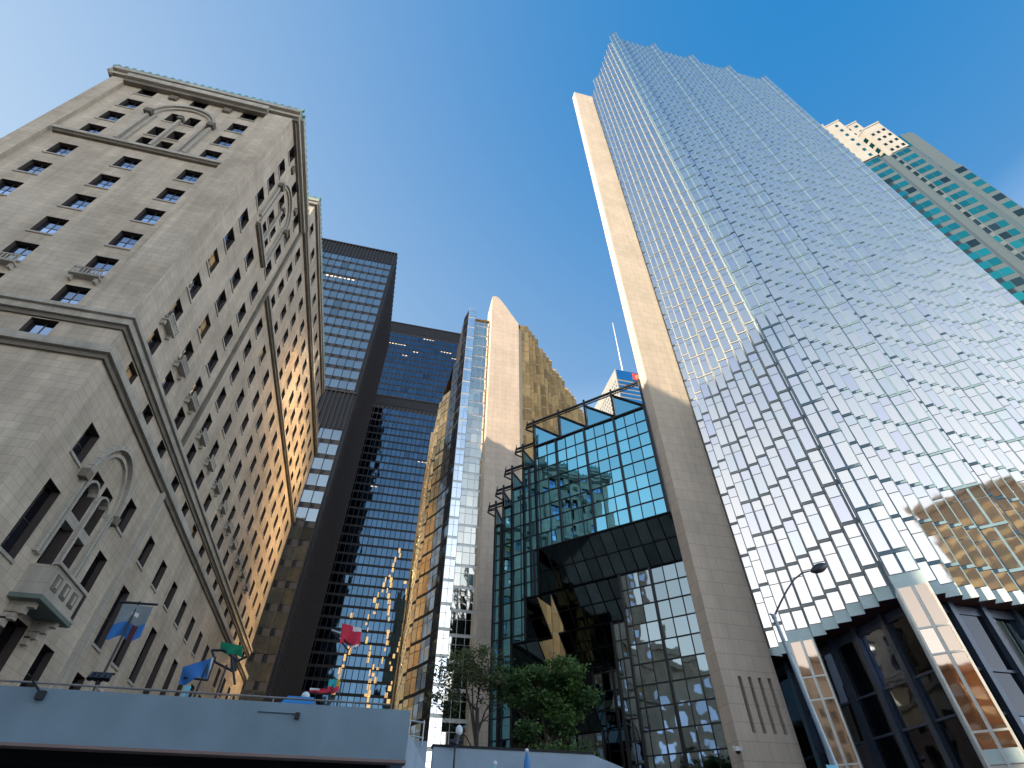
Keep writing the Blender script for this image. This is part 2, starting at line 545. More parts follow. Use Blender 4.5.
# belts, two stepped courses each wrapping the corner
def belt(z0, z1, proj, base=0., umax=uN, wmax=Wd, mat=0):
    PS.box(trim, -base-proj, wmax, z0, z1, base-.05, base+proj, mat)
    PE.box(trim, -base+.05, umax, z0, z1, base-.05, base+proj, mat)
belt(zb1-.62, zb1-.05, .34)
belt(zb1-.05, zb1+.30, .56)
belt(zb1+.30, zb1+.42, .40, mat=1)
belt(zb1-1.0, zb1-.62, .14, mat=2)
belt(zb2-.75, zb2-.35, .18, HL, mat=2)
belt(zb2-.35, zb2+.25, .42, HL)
belt(zb2+.25, zb2+.36, .28, HL, mat=1)
# ledges under the arched groups
for pl, a, b in ((PS, (40.5-35.66)*HK, (66.7-35.66)*HK), (PE, (58.6-49.19)*HK, (68.8-49.19)*HK)):
    pl.box(trim, a, b, hz(92.4)-.3, hz(92.4)+.12, 0, .5, 0)
    pl.box(trim, a+.15, b-.15, hz(92.4)-.6, hz(92.4)-.3, 0, .3, 2)
PE.box(trim, uB-.1, uN, hz(92.2)-.3, hz(92.2)+.2, 0, .55, 0)
PE.box(trim, uB-.1, uN, hz(92.2)-.65, hz(92.2)-.3, 0, .3, 2)
wall.build('wall', ['limestone', 'limestone_smooth', 'reveal'], hotel)
# balconettes
def balconette(pl, u, z, d=0.):
    m = MB()
    pl.box(m, u-1.05, u+1.05, z-.12, z, d, d+.55, 0)
    pl.box(m, u-1.05, u+1.05, z+.62, z+.74, d+.43, d+.55, 0)
    for k in range(9):
        uu = u-1.0+k*.25
        pl.box(m, uu-.045, uu+.045, z, z+.62, d+.45, d+.53, 0)
    for uu in (u-.85, u+.85):
        pl.box(m, uu-.1, uu+.1, z-.55, z-.12, d, d+.35, 0)
    m.build('balconette', ['limestone_smooth'], hotel)
for u in (cS[0], cS[1]):
    balconette(PS, u, hz(57.0))
for u in eB+eC[:9]:
    balconette(PE, u, hz(57.0))
# cornice with copper cresting
cor = MB()
def cornice(pl, u0, u1, z, k=1., pj=1.):
    pl.box(cor, u0, u1, z-1.0*k, z-.45, 0, .30, 1)
    pl.box(cor, u0, u1, z-.45, z+.15, 0, .62*pj, 0)
    pl.box(cor, u0, u1, z+.15, z+.75, 0, 1.0*pj, 0)
    pl.box(cor, u0, u1, z+.75, z+1.25, 0, .86*pj, 2)
    n = int(abs(u1-u0)/.85)
    for i in range(n+1):
        uu = u0+(u1-u0)*i/n
        pl.box(cor, uu-.16, uu+.16, z+1.25, z+1.68, .55*pj, .84*pj, 2)
cornice(PS, -.62, Wd+.3, zt1-.2)
PS.box(cor, 4.95*HK, (67.25-35.66)*HK, zt1-1.9, zt1-1.2, 0, .55, 1)
PS.box(cor, 4.95*HK, (67.25-35.66)*HK, zt1-1.2, zt1-.3, .3, .9, 0)
cornice(PE, .0, uB, zt1-.2)
cornice(PE, uB, uR+.4, zt2-.2, .8, .45)
PE.box(cor, uB, uN, hz(121)-.4, hz(121)+.3, 0, .6, 0)
PE.box(cor, uB, uN, hz(121)-.9, hz(121)-.4, 0, .4, 1)
PR = Plane((HC.x, HC.y+uB), (-1, 0), (0, -1))
cornice(PR, -.3, Wd, zt2-.2, .8, .45)
PW = Plane((HC.x-Wd, HC.y), (0, 1), (-1, 0))
cornice(PW, -.6, uB, zt1-.2)
cor.build('cornice', ['limestone_smooth', 'limestone_dark', 'copper'], hotel)
# great traceried window with pointed hood, and its balcony
tr = MB()
def arc_band(pl, cu, cz, pts, w, d0, d1, mat=0):
    for (a, b), (c, e) in zip(pts[:-1], pts[1:]):
        dx, dz = c-a, e-b
        L = math.hypot(dx, dz)
        nx, nz = -dz/L*w, dx/L*w
        P = [(a, b), (c, e), (c+nx, e+nz), (a+nx, b+nz)]
        A = [pl.p(cu+x, cz+z, d1) for x, z in P]
        B = [pl.p(cu+x, cz+z, d0) for x, z in P]
        tr.face(A, mat)
        for i in range(4):
            j = (i+1) % 4
            tr.face([A[i], A[j], B[j], B[i]], mat)
za = hz(34.2)
for R, w, d1 in ((2.9, .3, HL+.42), (2.45, .25, HL+.22)):
    left = [(R*math.cos(t)*1.0, R*math.sin(t)*1.25) for t in [pi*k/18 for k in range(10)]]
    right = [(-x, z) for x, z in reversed(left[:-1])]
    arc_band(PE, ua, za, left, -w, HL, d1)
    arc_band(PE, ua, za, [(0, 1.25*R)]+right, -w, HL, d1)
for du in (-2.75, -2.3, 0, 2.3, 2.75):
    PE.box(tr, ua+du-.13, ua+du+.13, hz(25.5), za, HL, HL+.26, 0)
for du in (-1.05, 1.05):   # inner lancet heads
    pts = [(.85*math.cos(t), .85*math.sin(t)) for t in [pi*k/10 for k in range(11)]]
    arc_band(PE, ua+du, za-.4, pts, -.16, HL-.5, HL+.12)
    PE.box(tr, ua+du-.8, ua+du+.8, hz(30.3)-.3, hz(30.3)+.3, HL-.6, HL+.05, 0)
for sx in (-3.1, 3.1):
    PE.box(tr, ua+sx-.3, ua+sx+.3, za-.35, za+.25, HL, HL+.5, 1)
tr.build('arched_window_surround', ['limestone_smooth', 'limestone_dark'], hotel)
bal = MB()
zb = hz(22.2)
PE.box(bal, ua-2.2, ua+2.2, zb-.25, zb, HL, HL+1.5, 0)
PE.box(bal, ua-2.35, ua+2.35, zb-.5, zb-.25, HL, HL+1.65, 1)
PE.box(bal, ua-2.2, ua+2.2, zb, zb+1.5, HL+1.3, HL+1.45, 0)
for s_ in (-2.2, 2.05):
    PE.box(bal, ua+s_, ua+s_+.15, zb, zb+1.5, HL, HL+1.3, 0)
PE.box(bal, ua-2.35, ua+2.35, zb+1.5, zb+1.68, HL+1.2, HL+1.6, 0)
for k in range(3):
    uu = ua-1.3+k*1.3
    PE.box(bal, uu-.38, uu+.38, zb+.35, zb+1.2, HL+1.45, HL+1.5, 2)
    PE.box(bal, uu-.12, uu+.12, zb+.5, zb+1.05, HL+1.5, HL+1.56, 0)
for s_ in (-1.8, 1.4):
    for q in range(4):
        PE.box(bal, ua+s_, ua+s_+.4, zb-.8-.35*q, zb-.5-.3*q, HL, HL+1.3-.32*q, 0)
bal.build('balcony', ['limestone_smooth', plain('weathered_green_edge', (.13, .17, .15), .7), 'limestone_dark'], hotel)
trim.build('stone_trim', ['limestone_smooth', 'limestone_dark', 'limestone_dark'], hotel)
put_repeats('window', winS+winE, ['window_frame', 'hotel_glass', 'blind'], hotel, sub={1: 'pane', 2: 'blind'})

# ------------------------------------------------------------------ SOUTH TOWER (silver-white sawtooth glass)
rb = thing('glass_skyscraper', (58, 36, 0), 'tall pale mirror glass skyscraper with sawtooth facade and corner stone fin', 'skyscraper')
FH, Z0, NF = 3.67, 19.4, 42
ZT = Z0+FH*NF
ZS = 17.0
wallm = MB()
panes = []
tints = [(.93, .93, .95), (.97, .95, .96), (.90, .90, .97), (.86, .86, .98), (.99, .97, .96), (.88, .92, .95)]
tw = [4, 5, 3, 1, 4, 3]
def bay(L, R, cols, z_low=ZS, fr=0):
    """one vertical bay of the curtain wall from left point L to right point R"""
    u = V((R[0]-L[0], R[1]-L[1], 0))
    W = u.length
    pl = Plane(L, u, (u.y, -u.x))
    pl.quad(wallm, 0, W, z_low, Z0-1.5, 0, 1)
    pl.quad(wallm, 0, W, Z0-1.5, ZT, 0, fr)
    g = .095
    cw = W/cols
    for k in range(-1, NF):
        zf = Z0+k*FH
        for c in range(cols):
            m = MB()
            a, b = c*cw+g, (c+1)*cw-g
            if k >= 0:
                tilt_pane(pl, m, a, b, zf+.27, zf+2.50, .045, 0, random.choices(tints, tw)[0], .0018)
            zz = zf+(2.57 if k >= 0 else 2.22)
            tilt_pane(pl, m, a, b, zz, zf+FH-.05, .045, 0, random.choices(tints, tw)[0], .0018)
            panes.append(m)
        # sill shadow line
        pl.box(wallm, 0, W, zf+FH-.035, zf+FH+.09, 0.002, .10, fr)
def ret(A, B):
    wallm.face([(A[0], A[1], ZS), (B[0], B[1], ZS), (B[0], B[1], ZT), (A[0], A[1], ZT)], 0)
    u = V((B[0]-A[0], B[1]-A[1], 0))
    pl = Plane(A, u, (u.y, -u.x))
    W = u.length
    for s_ in (1,):
        for k in range(NF):
            zf = Z0+k*FH
            m = MB()
            tilt_pane(pl, m, .12, W-.12, zf+.4, zf+FH-.1, .03, 0, random.choice(tints), .002)
            retp.append(m)
retp = []
outline = []
q = .74
# west face going north from the corner
Wpts = []
yR = [30.29+1.5*i for i in range(10)]
for i, y in enumerate(yR):
    R = (35.66, y)
    L = (35.66-.75, y+.75)
    bay(L, R, 1, fr=3)
    Wpts.append((R, L))
    if i < len(yR)-1:
        ret(L, (35.66, yR[i+1]))
Spts = []
for k in range(4):
    for j in range(8):
        xr = 36.96+1.46*j+11.68*k
        L, R = (xr-q, 28.6+q), (xr, 28.6)
        bay(L, R, 1)
        Spts.append((L, R))
        ret(R, (xr+1.46-q, 28.6+q))
ret((35.66, 30.29), (36.22, 29.34))
# double-width piers
piers = []
PIER = [((33.82, 40.34), (35.22, 38.94))]+[((34.46+11.68*k, 28.87), (35.86+11.68*k, 27.45)) for k in range(5)]
for (L, R) in PIER:
    pier_frame = MB()
    u = V((R[0]-L[0], R[1]-L[1], 0))
    W = u.length
    bay(L, R, 2, fr=3 if L[1] > 35 else 0)
    back = V((1.15, 1.15, 0))
    plp = Plane(L, u, (u.y, -u.x))
    for A in (L, R):
        a = V((A[0], A[1], 0))
        wallm.face([a+V((0, 0, ZS)), a+back+V((0, 0, ZS)), a+back+V((0, 0, ZT)), a+V((0, 0, ZT))], 0)
        # side frame strips
        for t in (.12, .5, .85):
            c0 = a+back*t
            pier_frame.obox(c0+V((-.06, .03, 0)), back*.03, V((.05, -.05, 0)), V((0, 0, ZS)), 0)
    wallm.face([V((L[0], L[1], ZT)), V((R[0], R[1], ZT)), V((R[0], R[1], ZT))+back, V((L[0], L[1], ZT))+back], 0)
    # foot of the pier down to the street
    plp.quad(wallm, 0, W, 0, ZS, 0, 2)
    for A in (L, R):
        a = V((A[0], A[1], 0))
        wallm.face([a, a+back, a+back+V((0, 0, ZS)), a+V((0, 0, ZS))], 0)
    for uu in (0, W/2-.07, W-.14):
        plp.box(pier_frame, uu, uu+.14, 0, ZS, .003, .16, 0)
    for zz in (2.2, 6.0, 8.4, 12.6, 14.2):
        plp.box(pier_frame, .14, W-.14, zz, zz+.12, .003, .10, 0)
    plp.box(pier_frame, 0.14, W-.14, 6.9, 7.6, .02, .09, 1)
    for c in (0, 1):
        for za_, zb_ in ((.2, 2.2), (2.32, 6.0), (7.6, 8.4), (8.52, 12.6), (12.72, 14.2), (14.32, ZS-.05)):
            m = MB()
            tilt_pane(plp, m, .14+c*W/2, W/2-.07+c*(W/2-.07)+.0, za_, zb_, .05, 0, random.choice([(.62, .52, .45), (.75, .66, .6)]), .003)
            panes.append(m)
    pier_frame.build('pier_frame', ['white_frame', 'rb_skirt'], rb)
wallm.build('curtain_wall', ['rb_spandrel', 'rb_skirt', 'white_frame', 'rb_sunlit'], rb)
put_repeats('window', panes, ['rb_glass'], rb)
rr = MB()
for m in retp:
    b = len(rr.v)
    rr.v += m.v
    rr.f += [tuple(x+b for x in f) for f in m.f]
    rr.m += m.m
    rr.c += m.c
rr.build('return_glazing', ['rb_glass'], rb)
# roof, rear walls, soffit
rf = MB()
xe = 83.6
poly = [(36.3, 44.9)]+[p for w in reversed(Wpts) for p in (w[1], w[0])]+[p for s_ in Spts for p in s_]+[(xe, 28.6), (xe, 44.9)]
rf.face([(x, y, ZT-.02) for x, y in poly], 0)
rf.face([(xe, 28.6, 0), (xe, 44.9, 0), (xe, 44.9, ZT), (xe, 28.6, ZT)], 0)
rf.face([(36.3, 44.9, 0), (xe, 44.9, 0), (xe, 44.9, ZT), (36.3, 44.9, ZT)], 0)
rf.build('rear_wall', ['rb_spandrel'], rb)
so = MB()
so.face([(34.3, 43.6, ZS+.012), (39.5, 43.6, ZS+.012), (39.5, 53, ZS+.012), (34.3, 53, ZS+.012)], 0)
so.face([(34.4, 45.0, ZS), (36.4, 45.0, ZS), (36.4, 45.0, ZT-30), (34.4, 45.0, ZT-30)], 0)
so.face([(34.3, 51.5, 0), (39.5, 51.5, 0), (39.5, 51.5, ZS), (34.3, 51.5, ZS)], 0)
so.face([(x, y, ZS+.003) for x, y in poly], 0)
so.build('soffit', ['rb_soffit'], rb)
# recessed dark lobby wall with steel fins
lob, fin = MB(), MB()
lobp = []
for pl, L in ((Plane((37.1, 30.3), (0, 1), (-1, 0)), 21), (Plane((37.1, 30.3), (1, 0), (0, -1)), 46)):
    pl.quad(lob, 0, L, 0, ZS, 0, 0)
    u = .0
    while u < L-1:
        pl.box(fin, u-.22, u+.22, 0, ZS, .0, .42, 0)
        for a, b in ((0.3, 3.4), (3.9, 6.6), (6.8, 9.9), (10.1, 12.5), (12.7, 16.3)):
            m = MB()
            tilt_pane(pl, m, u+.26, min(u+2.9, L)-.26, a, b, .04, 0, random.choice([(1.1, 1.4, 1.9), (.3, .3, .3), (.5, .6, .7), (.35, .35, .4)] if L > 20 else [(.6, .8, 1.1), (.3, .3, .3)]), .004)
            lobp.append(m)
        u += 2.92
    for z in (3.6, 6.7, 10.0, 12.6, 16.6):
        pl.box(fin, 0, L, z-(.3 if z in (3.6, 16.6) else .08), z+(.3 if z in (3.6, 16.6) else .08), .002, .14, 0)
lob.build('lobby_wall', ['dark_steel'], rb)
fin.build('lobby_fin', ['dark_steel'], rb)
put_repeats('lobby_window', lobp, ['lobby_glass'], rb)
# interior lamp strip glimpsed in the lobby
il = MB()
il.obox((42.6, 30.2, 8.6), (1.1, 0, 0), (0, .03, 0), (0, 0, .14))
il.build('lobby_light', [emis('warm_lobby_light', (1., .5, .15), 1.2)], rb)
# granite fin at the north-west corner
pil = MB()
X0, X1, Y0, Y1 = 28.88, 34.35, 43.8, 45.5
PZ = 170.2
pil.box(X0, Y0, 0, X1, Y1, 11.0, 0)
sl = [30.42+.96*i for i in range(4)]
edges = [X0]+[e for s_ in sl for e in (s_, s_+.34)]+[X1]
for i in range(len(edges)-1):
    a, b = edges[i], edges[i+1]
    if i % 2:      # slot: recessed
        pil.box(a, Y0+.45, 11.0, b, Y1, 15.15, 1)
    else:
        pil.box(a, Y0, 11.0, b, Y1, 15.15, 0)
pil.box(X0, Y0, 15.15, X1, Y1, PZ, 0)
pil.build('stone_fin', ['granite', 'td_brown'], rb)
dm = MB()
dm.tube((28.35, 43.4, 9.75), (28.35, 43.8, 9.85), .05, .05, 8, 1)
dm.tube((28.35, 43.35, 9.62), (28.35, 43.35, 9.9), .2, .2, 12, 1)
dm.ball((28.35, 43.35, 9.6), .19, 0)
dm.obox((28.25, 43.7, 9.7), (.75, 0, 0), (0, .1, 0), (0, 0, .3), 1)
dm.build('dome_camera', ['lamp_dark', 'white'], rb, True)

# ------------------------------------------------------------------ NORTH TOWER
npt = thing('glass_tower', (22, 92, 0), 'smaller gold and silver glass tower with tall curved pale stone fin', 'skyscraper')
m = MB()
YF = 79.5
prof = [(13.6, 0), (13.6, 112.2), (14.5, 112.6), (15.2, 112.2), (16.1, 110.9), (17.3, 108.8), (18.6, 106.4), (20.45, 103.0), (20.45, 0)]
front = [(x, YF, z) for x, z in prof]
back = [(x, YF+6.0, z) for x, z in prof]
m.face(front, 0)
m.face(back[::-1], 0)
for i in range(len(prof)):
    j = (i+1) % len(prof)
    m.face([front[i], back[i], back[j], front[j]], 0)
m.build('stone_fin', ['granite'], npt)
e = MB()
e.prism([(20.45, YF+.05), (21.4, YF+.9), (21.4, YF+6), (20.45, YF+6)], 0, 101.4, 0)
e.build('edge_strip', ['gold_frame'], npt)
nf, npn, goldp = MB(), [], []
NH = 3.67
def strip(A, B, z1, mat, cols, store, fr, tint=(1, 1, 1), jit=.003, z0=0, ph=.45, fw_=.10):
    u = V((B[0]-A[0], B[1]-A[1], 0))
    W = u.length
    pl = Plane(A, u, (u.y, -u.x))
    pl.quad(nf, 0, W, z0, z1, 0, fr)
    k = 0
    while z0+k*NH < z1-1:
        zf = z0+k*NH
        m = MB()
        for c in range(cols):
            a, b = c*W/cols+fw_/2, (c+1)*W/cols-fw_/2
            t = random.uniform(.85, 1.08) if mat != 1 else random.uniform(.55, 1.25)
            t_ = tuple(x*t for x in tint)
            tilt_pane(pl, m, a, b, zf+ph, min(zf+2.5, z1-.1), .05, mat, t_, jit)
            if zf+NH-.1 < z1:
                tilt_pane(pl, m, a, b, zf+2.58, zf+NH-.06, .05, mat, t_, jit)
        store.append(m)
        k += 1
# west-side sawtooth, stepping away north-west
HT = 106.5
strip((9.7, 82.4), (13.6, 82.4), HT-2, 0, 3, npn, 0, (.80, .74, .62), .006)
strip((9.7, 80.2), (9.7, 82.4), HT, 0, 1, npn, 1)
strip((8.0, 80.2), (9.7, 80.2), HT, 0, 2, npn, 0, (1.05, 1.06, 1.08), .002)
MT['np_reflector'] = glass('gold_sun_reflector', (1., .74, .42), 1., .22, .03, .35)
MT['np_silver'] = glass('silver_mirror_glass', (.50, .56, .62), 1., .10, .03, .35)
west = []
for A, B, h in (((7.28, 83.1), (8.0, 80.2), 106.0), ((6.15, 85.9), (7.28, 83.1), 91.0), ((4.75, 88.5), (6.15, 85.9), 83.0)):  # facets turned to bounce sun onto the hotel's east wall
    strip(A, B, h, 2 if A[0] < 5 else 3, 2, npn, 1, (1, 1, 1), .008, fw_=.14)
    west.append((A, h))
nf.face([(5.1, 88.5, 0), (5.1, 130, 0), (5.1, 130, 83), (5.1, 88.5, 83)], 1)
yy = 88.6
while yy < 122:      # added gold mirror facets, angled to throw sun onto the hotel
    strip((4.25, yy+2.25), (5.4, yy+.25), 83.0, 2, 2, npn, 1, (1, 1, 1), .012, fw_=.14)
    nf.face([(4.25, yy+2.25, 0), (5.4, yy+2.35, 0), (5.4, yy+2.35, 83), (4.25, yy+2.25, 83)], 1)
    yy += 2.35
nf.face([(7.28, 83.1, 91), (6.15, 85.9, 91), (4.75, 88.5, 83), (4.75, 130, 83), (9, 130, 91)], 1)
nf.face([(7.28, 83.1, 90.9), (7.28, 95, 90.9), (7.28, 95, 106), (7.28, 83.1, 106)], 1)
# gold south-east face: stairs of panels
x, y = 21.4, YF+2.2
gpoly = [(x, y)]
i = 0
while x < 56:
    w = 2.2 if i % 4 == 0 else 1.15
    strip((x, y), (x+w, y), 105.5, 1, 2 if w > 2 else 1, goldp, 2, (1, 1, 1), .01)
    gpoly.append((x+w, y))
    d = 2.6 if i % 4 == 3 else 1.15
    if i % 4 == 3:
        d += .4
    strip((x+w, y), (x+w, y+d), 105.5, 1, 1, goldp, 2, (1, 1, 1), .01)
    gpoly.append((x+w, y+d))
    x += w
    y += d
    i += 1
nf.build('curtain_wall', ['white_frame', 'td_frame', 'gold_frame'], npt)
put_repeats('window', npn+goldp, ['np_glass', 'gold_glass', 'np_reflector', 'np_silver'], npt)
m = MB()
m.face([(px_, py_, 105.4) for px_, py_ in gpoly]+[(9, 130, 105.4), (8, 82.4, 105.4)], 0)
m.face([(4.75, 130, 0), (x, y, 0), (x, y, 105.4), (4.75, 130, 105.4)], 0)
m.build('rear_wall', ['gold_frame'], npt)

# ------------------------------------------------------------------ ATRIUM between the towers
at = thing('glass_atrium', (18, 56, 0), 'stepped teal glass atrium with black grid and dark sloping undersides between the stone fins', 'atrium')
A0 = (28.9, 45.4)
D_, E_ = (-1, 1), (-1, -1)
PA = Plane(A0, D_, E_)
pm, mul, thick = [], MB(), MB()
GW, GH = 1.46, 1.92
def gridwall(u0, u1, z0, z1, d, mat, su=.35, top=47.25, tint=(1, 1, 1), jit=.006):
    """panes on the module, thin black mullions and a heavier member every third line"""
    us = [u0]
    k = math.ceil((u0-su)/GW-1e-6)
    while su+k*GW < u1-.05:
        if su+k*GW > u0+.05:
            us.append(su+k*GW)
        k += 1
    us.append(u1)
    zs = [z0]
    k = math.ceil((top-z1)/GH)
    lines = []
    k = 0
    while top-k*GH > z0+.05:
        if top-k*GH < z1-.05:
            lines.append(top-k*GH)
        k += 1
    zs = [z0]+sorted(lines)+[z1]
    for i in range(len(us)-1):
        for j in range(len(zs)-1):
            m = MB()
            t = random.uniform(.86, 1.06)
            tilt_pane(PA, m, us[i]+.03, us[i+1]-.03, zs[j]+.03, zs[j+1]-.03, d, mat, tuple(c*t for c in tint), jit)
            pm.append(m)
    for u in us:
        hv = abs(((u-su)/GW) % 3) < .05 or u in (u0, u1)
        w = .13 if hv else .05
        PA.box(thick if hv else mul, u-w, u+w, z0, z1, d-.12, d+(.22 if hv else .08))
    for z in zs:
        PA.box(mul, u0, u1, z-.055, z+.055, d-.1, d+.085)
# stepped front face
gridwall(.25, 16.9, 31.8, 47.3, 0, 0)
gridwall(16.9, 18.8, 26.2, 44.2, 0, 0)
gridwall(18.8, 20.6, 21.5, 41.4, 0, 0)
gridwall(20.6, 22.0, 0, 39.0, 0, 0)
gridwall(22.0, 23.2, 0, 36.6, 0, 0)
gridwall(16.9, 17.4, 26.2, 31.8, 0, 0)
def slope(u0, u1, d0, z0, d1, z1):
    """inverted sloping glazing from (d0,z0) down and inward to (d1,z1)"""
    n = max(1, round((u1-u0)/GW))
    for i in range(n):
        a, b = u0+(u1-u0)*i/n, u0+(u1-u0)*(i+1)/n
        for j in range(2):
            t0, t1 = j/2+.01, (j+1)/2-.01
            m = MB()
            f = lambda t: (d0+(d1-d0)*t, z0+(z1-z0)*t)
            q0, q1 = f(t0), f(t1)
            k = random.uniform(.7, 1.2)
            r_ = random.gauss(0, .012)
            m.face([PA.p(a+.03, q0[1], q0[0]+r_), PA.p(b-.03, q0[1], q0[0]-r_), PA.p(b-.03, q1[1], q1[0]-r_), PA.p(a+.03, q1[1], q1[0]+r_)], 1, (k, k, k))
            pm.append(m)
    for i in range(n+1):
        u = u0+(u1-u0)*i/n
        mul.tube(PA.p(u, z0, d0), PA.p(u, z1, d1), .09, .09, 4)
    for t in (0, .5, 1):
        p, q_ = PA.p(u0, z0+(z1-z0)*t, d0+(d1-d0)*t), PA.p(u1, z0+(z1-z0)*t, d0+(d1-d0)*t)
        mul.tube(p, q_, .10 if t == .5 else .18, None, 4)
def side(u, d0, d1, z0, z1):
    m = MB()
    m.face([PA.p(u, z0, d0), PA.p(u, z0, d1), PA.p(u, z1, d1), PA.p(u, z1, d0)], 1, (.8,)*3)
    pm.append(m)
slope(.25, 17.4, 0, 31.8, -3.7, 28.0)
gridwall(.25, 8.4, 0, 28.0, -3.7, 2, tint=(.9, .95, 1))
slope(8.4, 17.4, -3.7, 28.0, -7.3, 24.4)
slope(17.4, 19.3, 0, 26.2, -3.5, 22.7)
gridwall(8.4, 11.4, 0, 24.4, -7.3, 2, tint=(.9, .95, 1))
side(8.4, -3.7, -7.3, 0, 28)
slope(11.4, 18.4, -7.3, 24.4, -10.9, 20.7)
slope(17.4, 20.6, -.0, 21.5, -3.5, 18.0)
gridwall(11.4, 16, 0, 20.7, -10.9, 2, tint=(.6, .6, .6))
side(11.4, -7.3, -10.9, 0, 24.4)
slope(14, 20.8, -3.5, 18.0, -7.5, 14.0)
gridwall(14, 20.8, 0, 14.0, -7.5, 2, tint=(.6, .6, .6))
side(20.6, 0, -7.5, 0, 21.5)
side(17.4, 0, -3.7, 26.2, 31.8)
side(19.3, 0, -3.5, 21.5, 26.2)
# hidden solid core closing the volume
core = MB()
core.obox(PA.p(.3, 32.2, -1.2), PA.u*16.4, PA.n*-7, V((0, 0, 14.6)), 0)
core.obox(PA.p(.3, 0, -12.5), PA.u*20, PA.n*-3, V((0, 0, 40)), 0)
core.build('inner_core', ['mullion'], at)
put_repeats('window', pm, ['atrium_glass', 'atrium_soffit_glass', glass('dark_atrium_glass', (.23, .28, .30), 1., .02, .02, .35)], at)
mul.build('mullion_grid', ['mullion'], at)
thick.build('grid_post', ['mullion'], at)
# roof trusses with pointed brackets
rt_ = MB()
rg = []
def truss(u0, u1, z0, z1, n, first=True):
    for z, r in ((z0+.15, .17), (z1, .18), (z1-.45, .09)):
        rt_.tube(PA.p(u0, z, .1), PA.p(u1+(1.1 if z != z0+.15 else 0), z, .1), r, None, 8)
    for i in range(n+1):
        u = u0+(u1-u0)*i/n
        rt_.tube(PA.p(u, z0, .1), PA.p(u, z1+.55, .1), .17, None, 6)
        if i < n and z1-z0 > 3:
            u2 = u0+(u1-u0)*(i+1)/n
            rt_.tube(PA.p(u2, z1-.5, .1), PA.p(u, z0+.3, .1), .15, None, 6)
            k = MB()
            k.face([PA.p(u+.1, z0+.4, -.02), PA.p(u2-.15, z0+.4, -.02), PA.p(u2-.15, z1-.8, -.02)], 0, (.8, .8, .85))
            rg.append(k)
    # pointed outrigger at the stepped end
    t_ = PA.p(u1+1.15, z1-.1, .1)
    rt_.tube(t_, PA.p(u1+1.05, z1+.75, .1), .11, .05, 6)
    rt_.tube(t_, PA.p(u1+1.3, z1-.8, .1), .12, None, 6)
    rt_.tube(PA.p(u1+1.3, z1-.8, .1), PA.p(u1, z1-1.9, .1), .12, None, 6)
    rt_.tube(PA.p(u1+1.25, z1-.6, .1), PA.p(u1, z1-.75, .1), .09, None, 6)
truss(.25, 16.9, 47.3, 52.0, 4)
truss(16.9, 18.8, 44.2, 48.2, 1)
truss(18.8, 20.6, 41.4, 45.0, 1)
truss(20.6, 22.0, 39.0, 42.2, 1)
truss(22.0, 23.2, 36.6, 40.0, 1)
rt_.build('roof_truss', ['mullion'], at)
for k in rg:
    k.build('truss_glass', ['atrium_glass'], at)

# ------------------------------------------------------------------ DARK STEEL TOWERS
def dark_tower(name, loc, label, x0, x1, y0, y1, ztop, bands, floors, colw, gmat, fmat, emat, sill=.28, lights=()):
    t = thing(name, loc, label, 'skyscraper')
    b = MB()
    b.box(x0, y0, 0, x1, y1, ztop, 0)
    b.build('steel_frame', [fmat], t)
    pl = Plane((x1, y0), (-1, 0), (0, -1))
    W = x1-x0
    mu_, wn, lt, gl_ = MB(), [], [], []
    n = int(W/colw)
    for (za, zb_, fh) in floors:
        k = 0
        while za+(k+1)*fh <= zb_+.2:
            z = za+k*fh
            for c in range(n):
                m = MB()
                g = random.uniform(.88, 1.05)*(1. if random.random() > .04 else .75)
                tilt_pane(pl, m, .9+c*colw+.12, .9+(c+1)*colw-.12, z+fh*sill, z+fh*.94, .06, 0, (g, g, g), .004)
                wn.append(m)
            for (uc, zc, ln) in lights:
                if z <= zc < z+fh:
                    if ln < 0:  # glowing pane imitating a gold reflection in the glass
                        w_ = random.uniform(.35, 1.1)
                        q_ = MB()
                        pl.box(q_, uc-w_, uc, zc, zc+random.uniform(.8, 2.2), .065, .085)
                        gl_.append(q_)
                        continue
                    for q_ in range(ln):
                        m2 = MB()
                        pl.box(m2, uc-q_*1.5-.9, uc-q_*1.5, z+fh*.80, z+fh*.9, .07, .09)
                        lt.append(m2)
            k += 1
    for c in range(n+1):
        pl.box(mu_, .9+c*colw-.07, .9+c*colw+.07, 3, ztop-.6, .003, .28)
    for za, zb_ in bands:
        k = 0
        while .9+k*colw/2 < W:
            pl.box(mu_, .9+k*colw/2-.12, .9+k*colw/2+.12, za, zb_, .003, .4)
            k += 1
        pl.box(mu_, 0, W, zb_, zb_+.5, .003, .45)
    mu_.build('mullion', [fmat], t)
    put_repeats('window', wn, [gmat], t)
    put_repeats('ceiling_light', lt, ['office_light'], t)
    if gl_:
        put_repeats('gold_reflection', gl_, [emis('glowing_gold_reflection', (1., .62, .25), .75)], t)
    # east flank with its own mullions
    pe = Plane((x1, y0), (0, 1), (1, 0))
    em = MB()
    pe.quad(em, .3, y1-y0-.3, 0, ztop-1, .02)
    k = 0
    while 1+k*2.4 < y1-y0-.5:
        pe.box(em, 1+k*2.4-.1, 1+k*2.4+.1, 0, ztop-1, .03, .3)
        k += 1
    em.build('east_flank', [emat], t)
    return t
dark_tower('office_tower', (-45, 119, 0), 'black steel office tower with pale blue panes rising behind the hotel', -95, -18.6, 119, 168, 183,
           [(174.4, 182.3), (92.8, 106.2)], [(170.2, 174.4, 4.2), (106.6, 170.2, 4.55), (5, 92.6, 4.87)], 2.48, 'td_glass', 'td_frame', 'td_brown', .26,
           lights=[(22, 157, 7)])
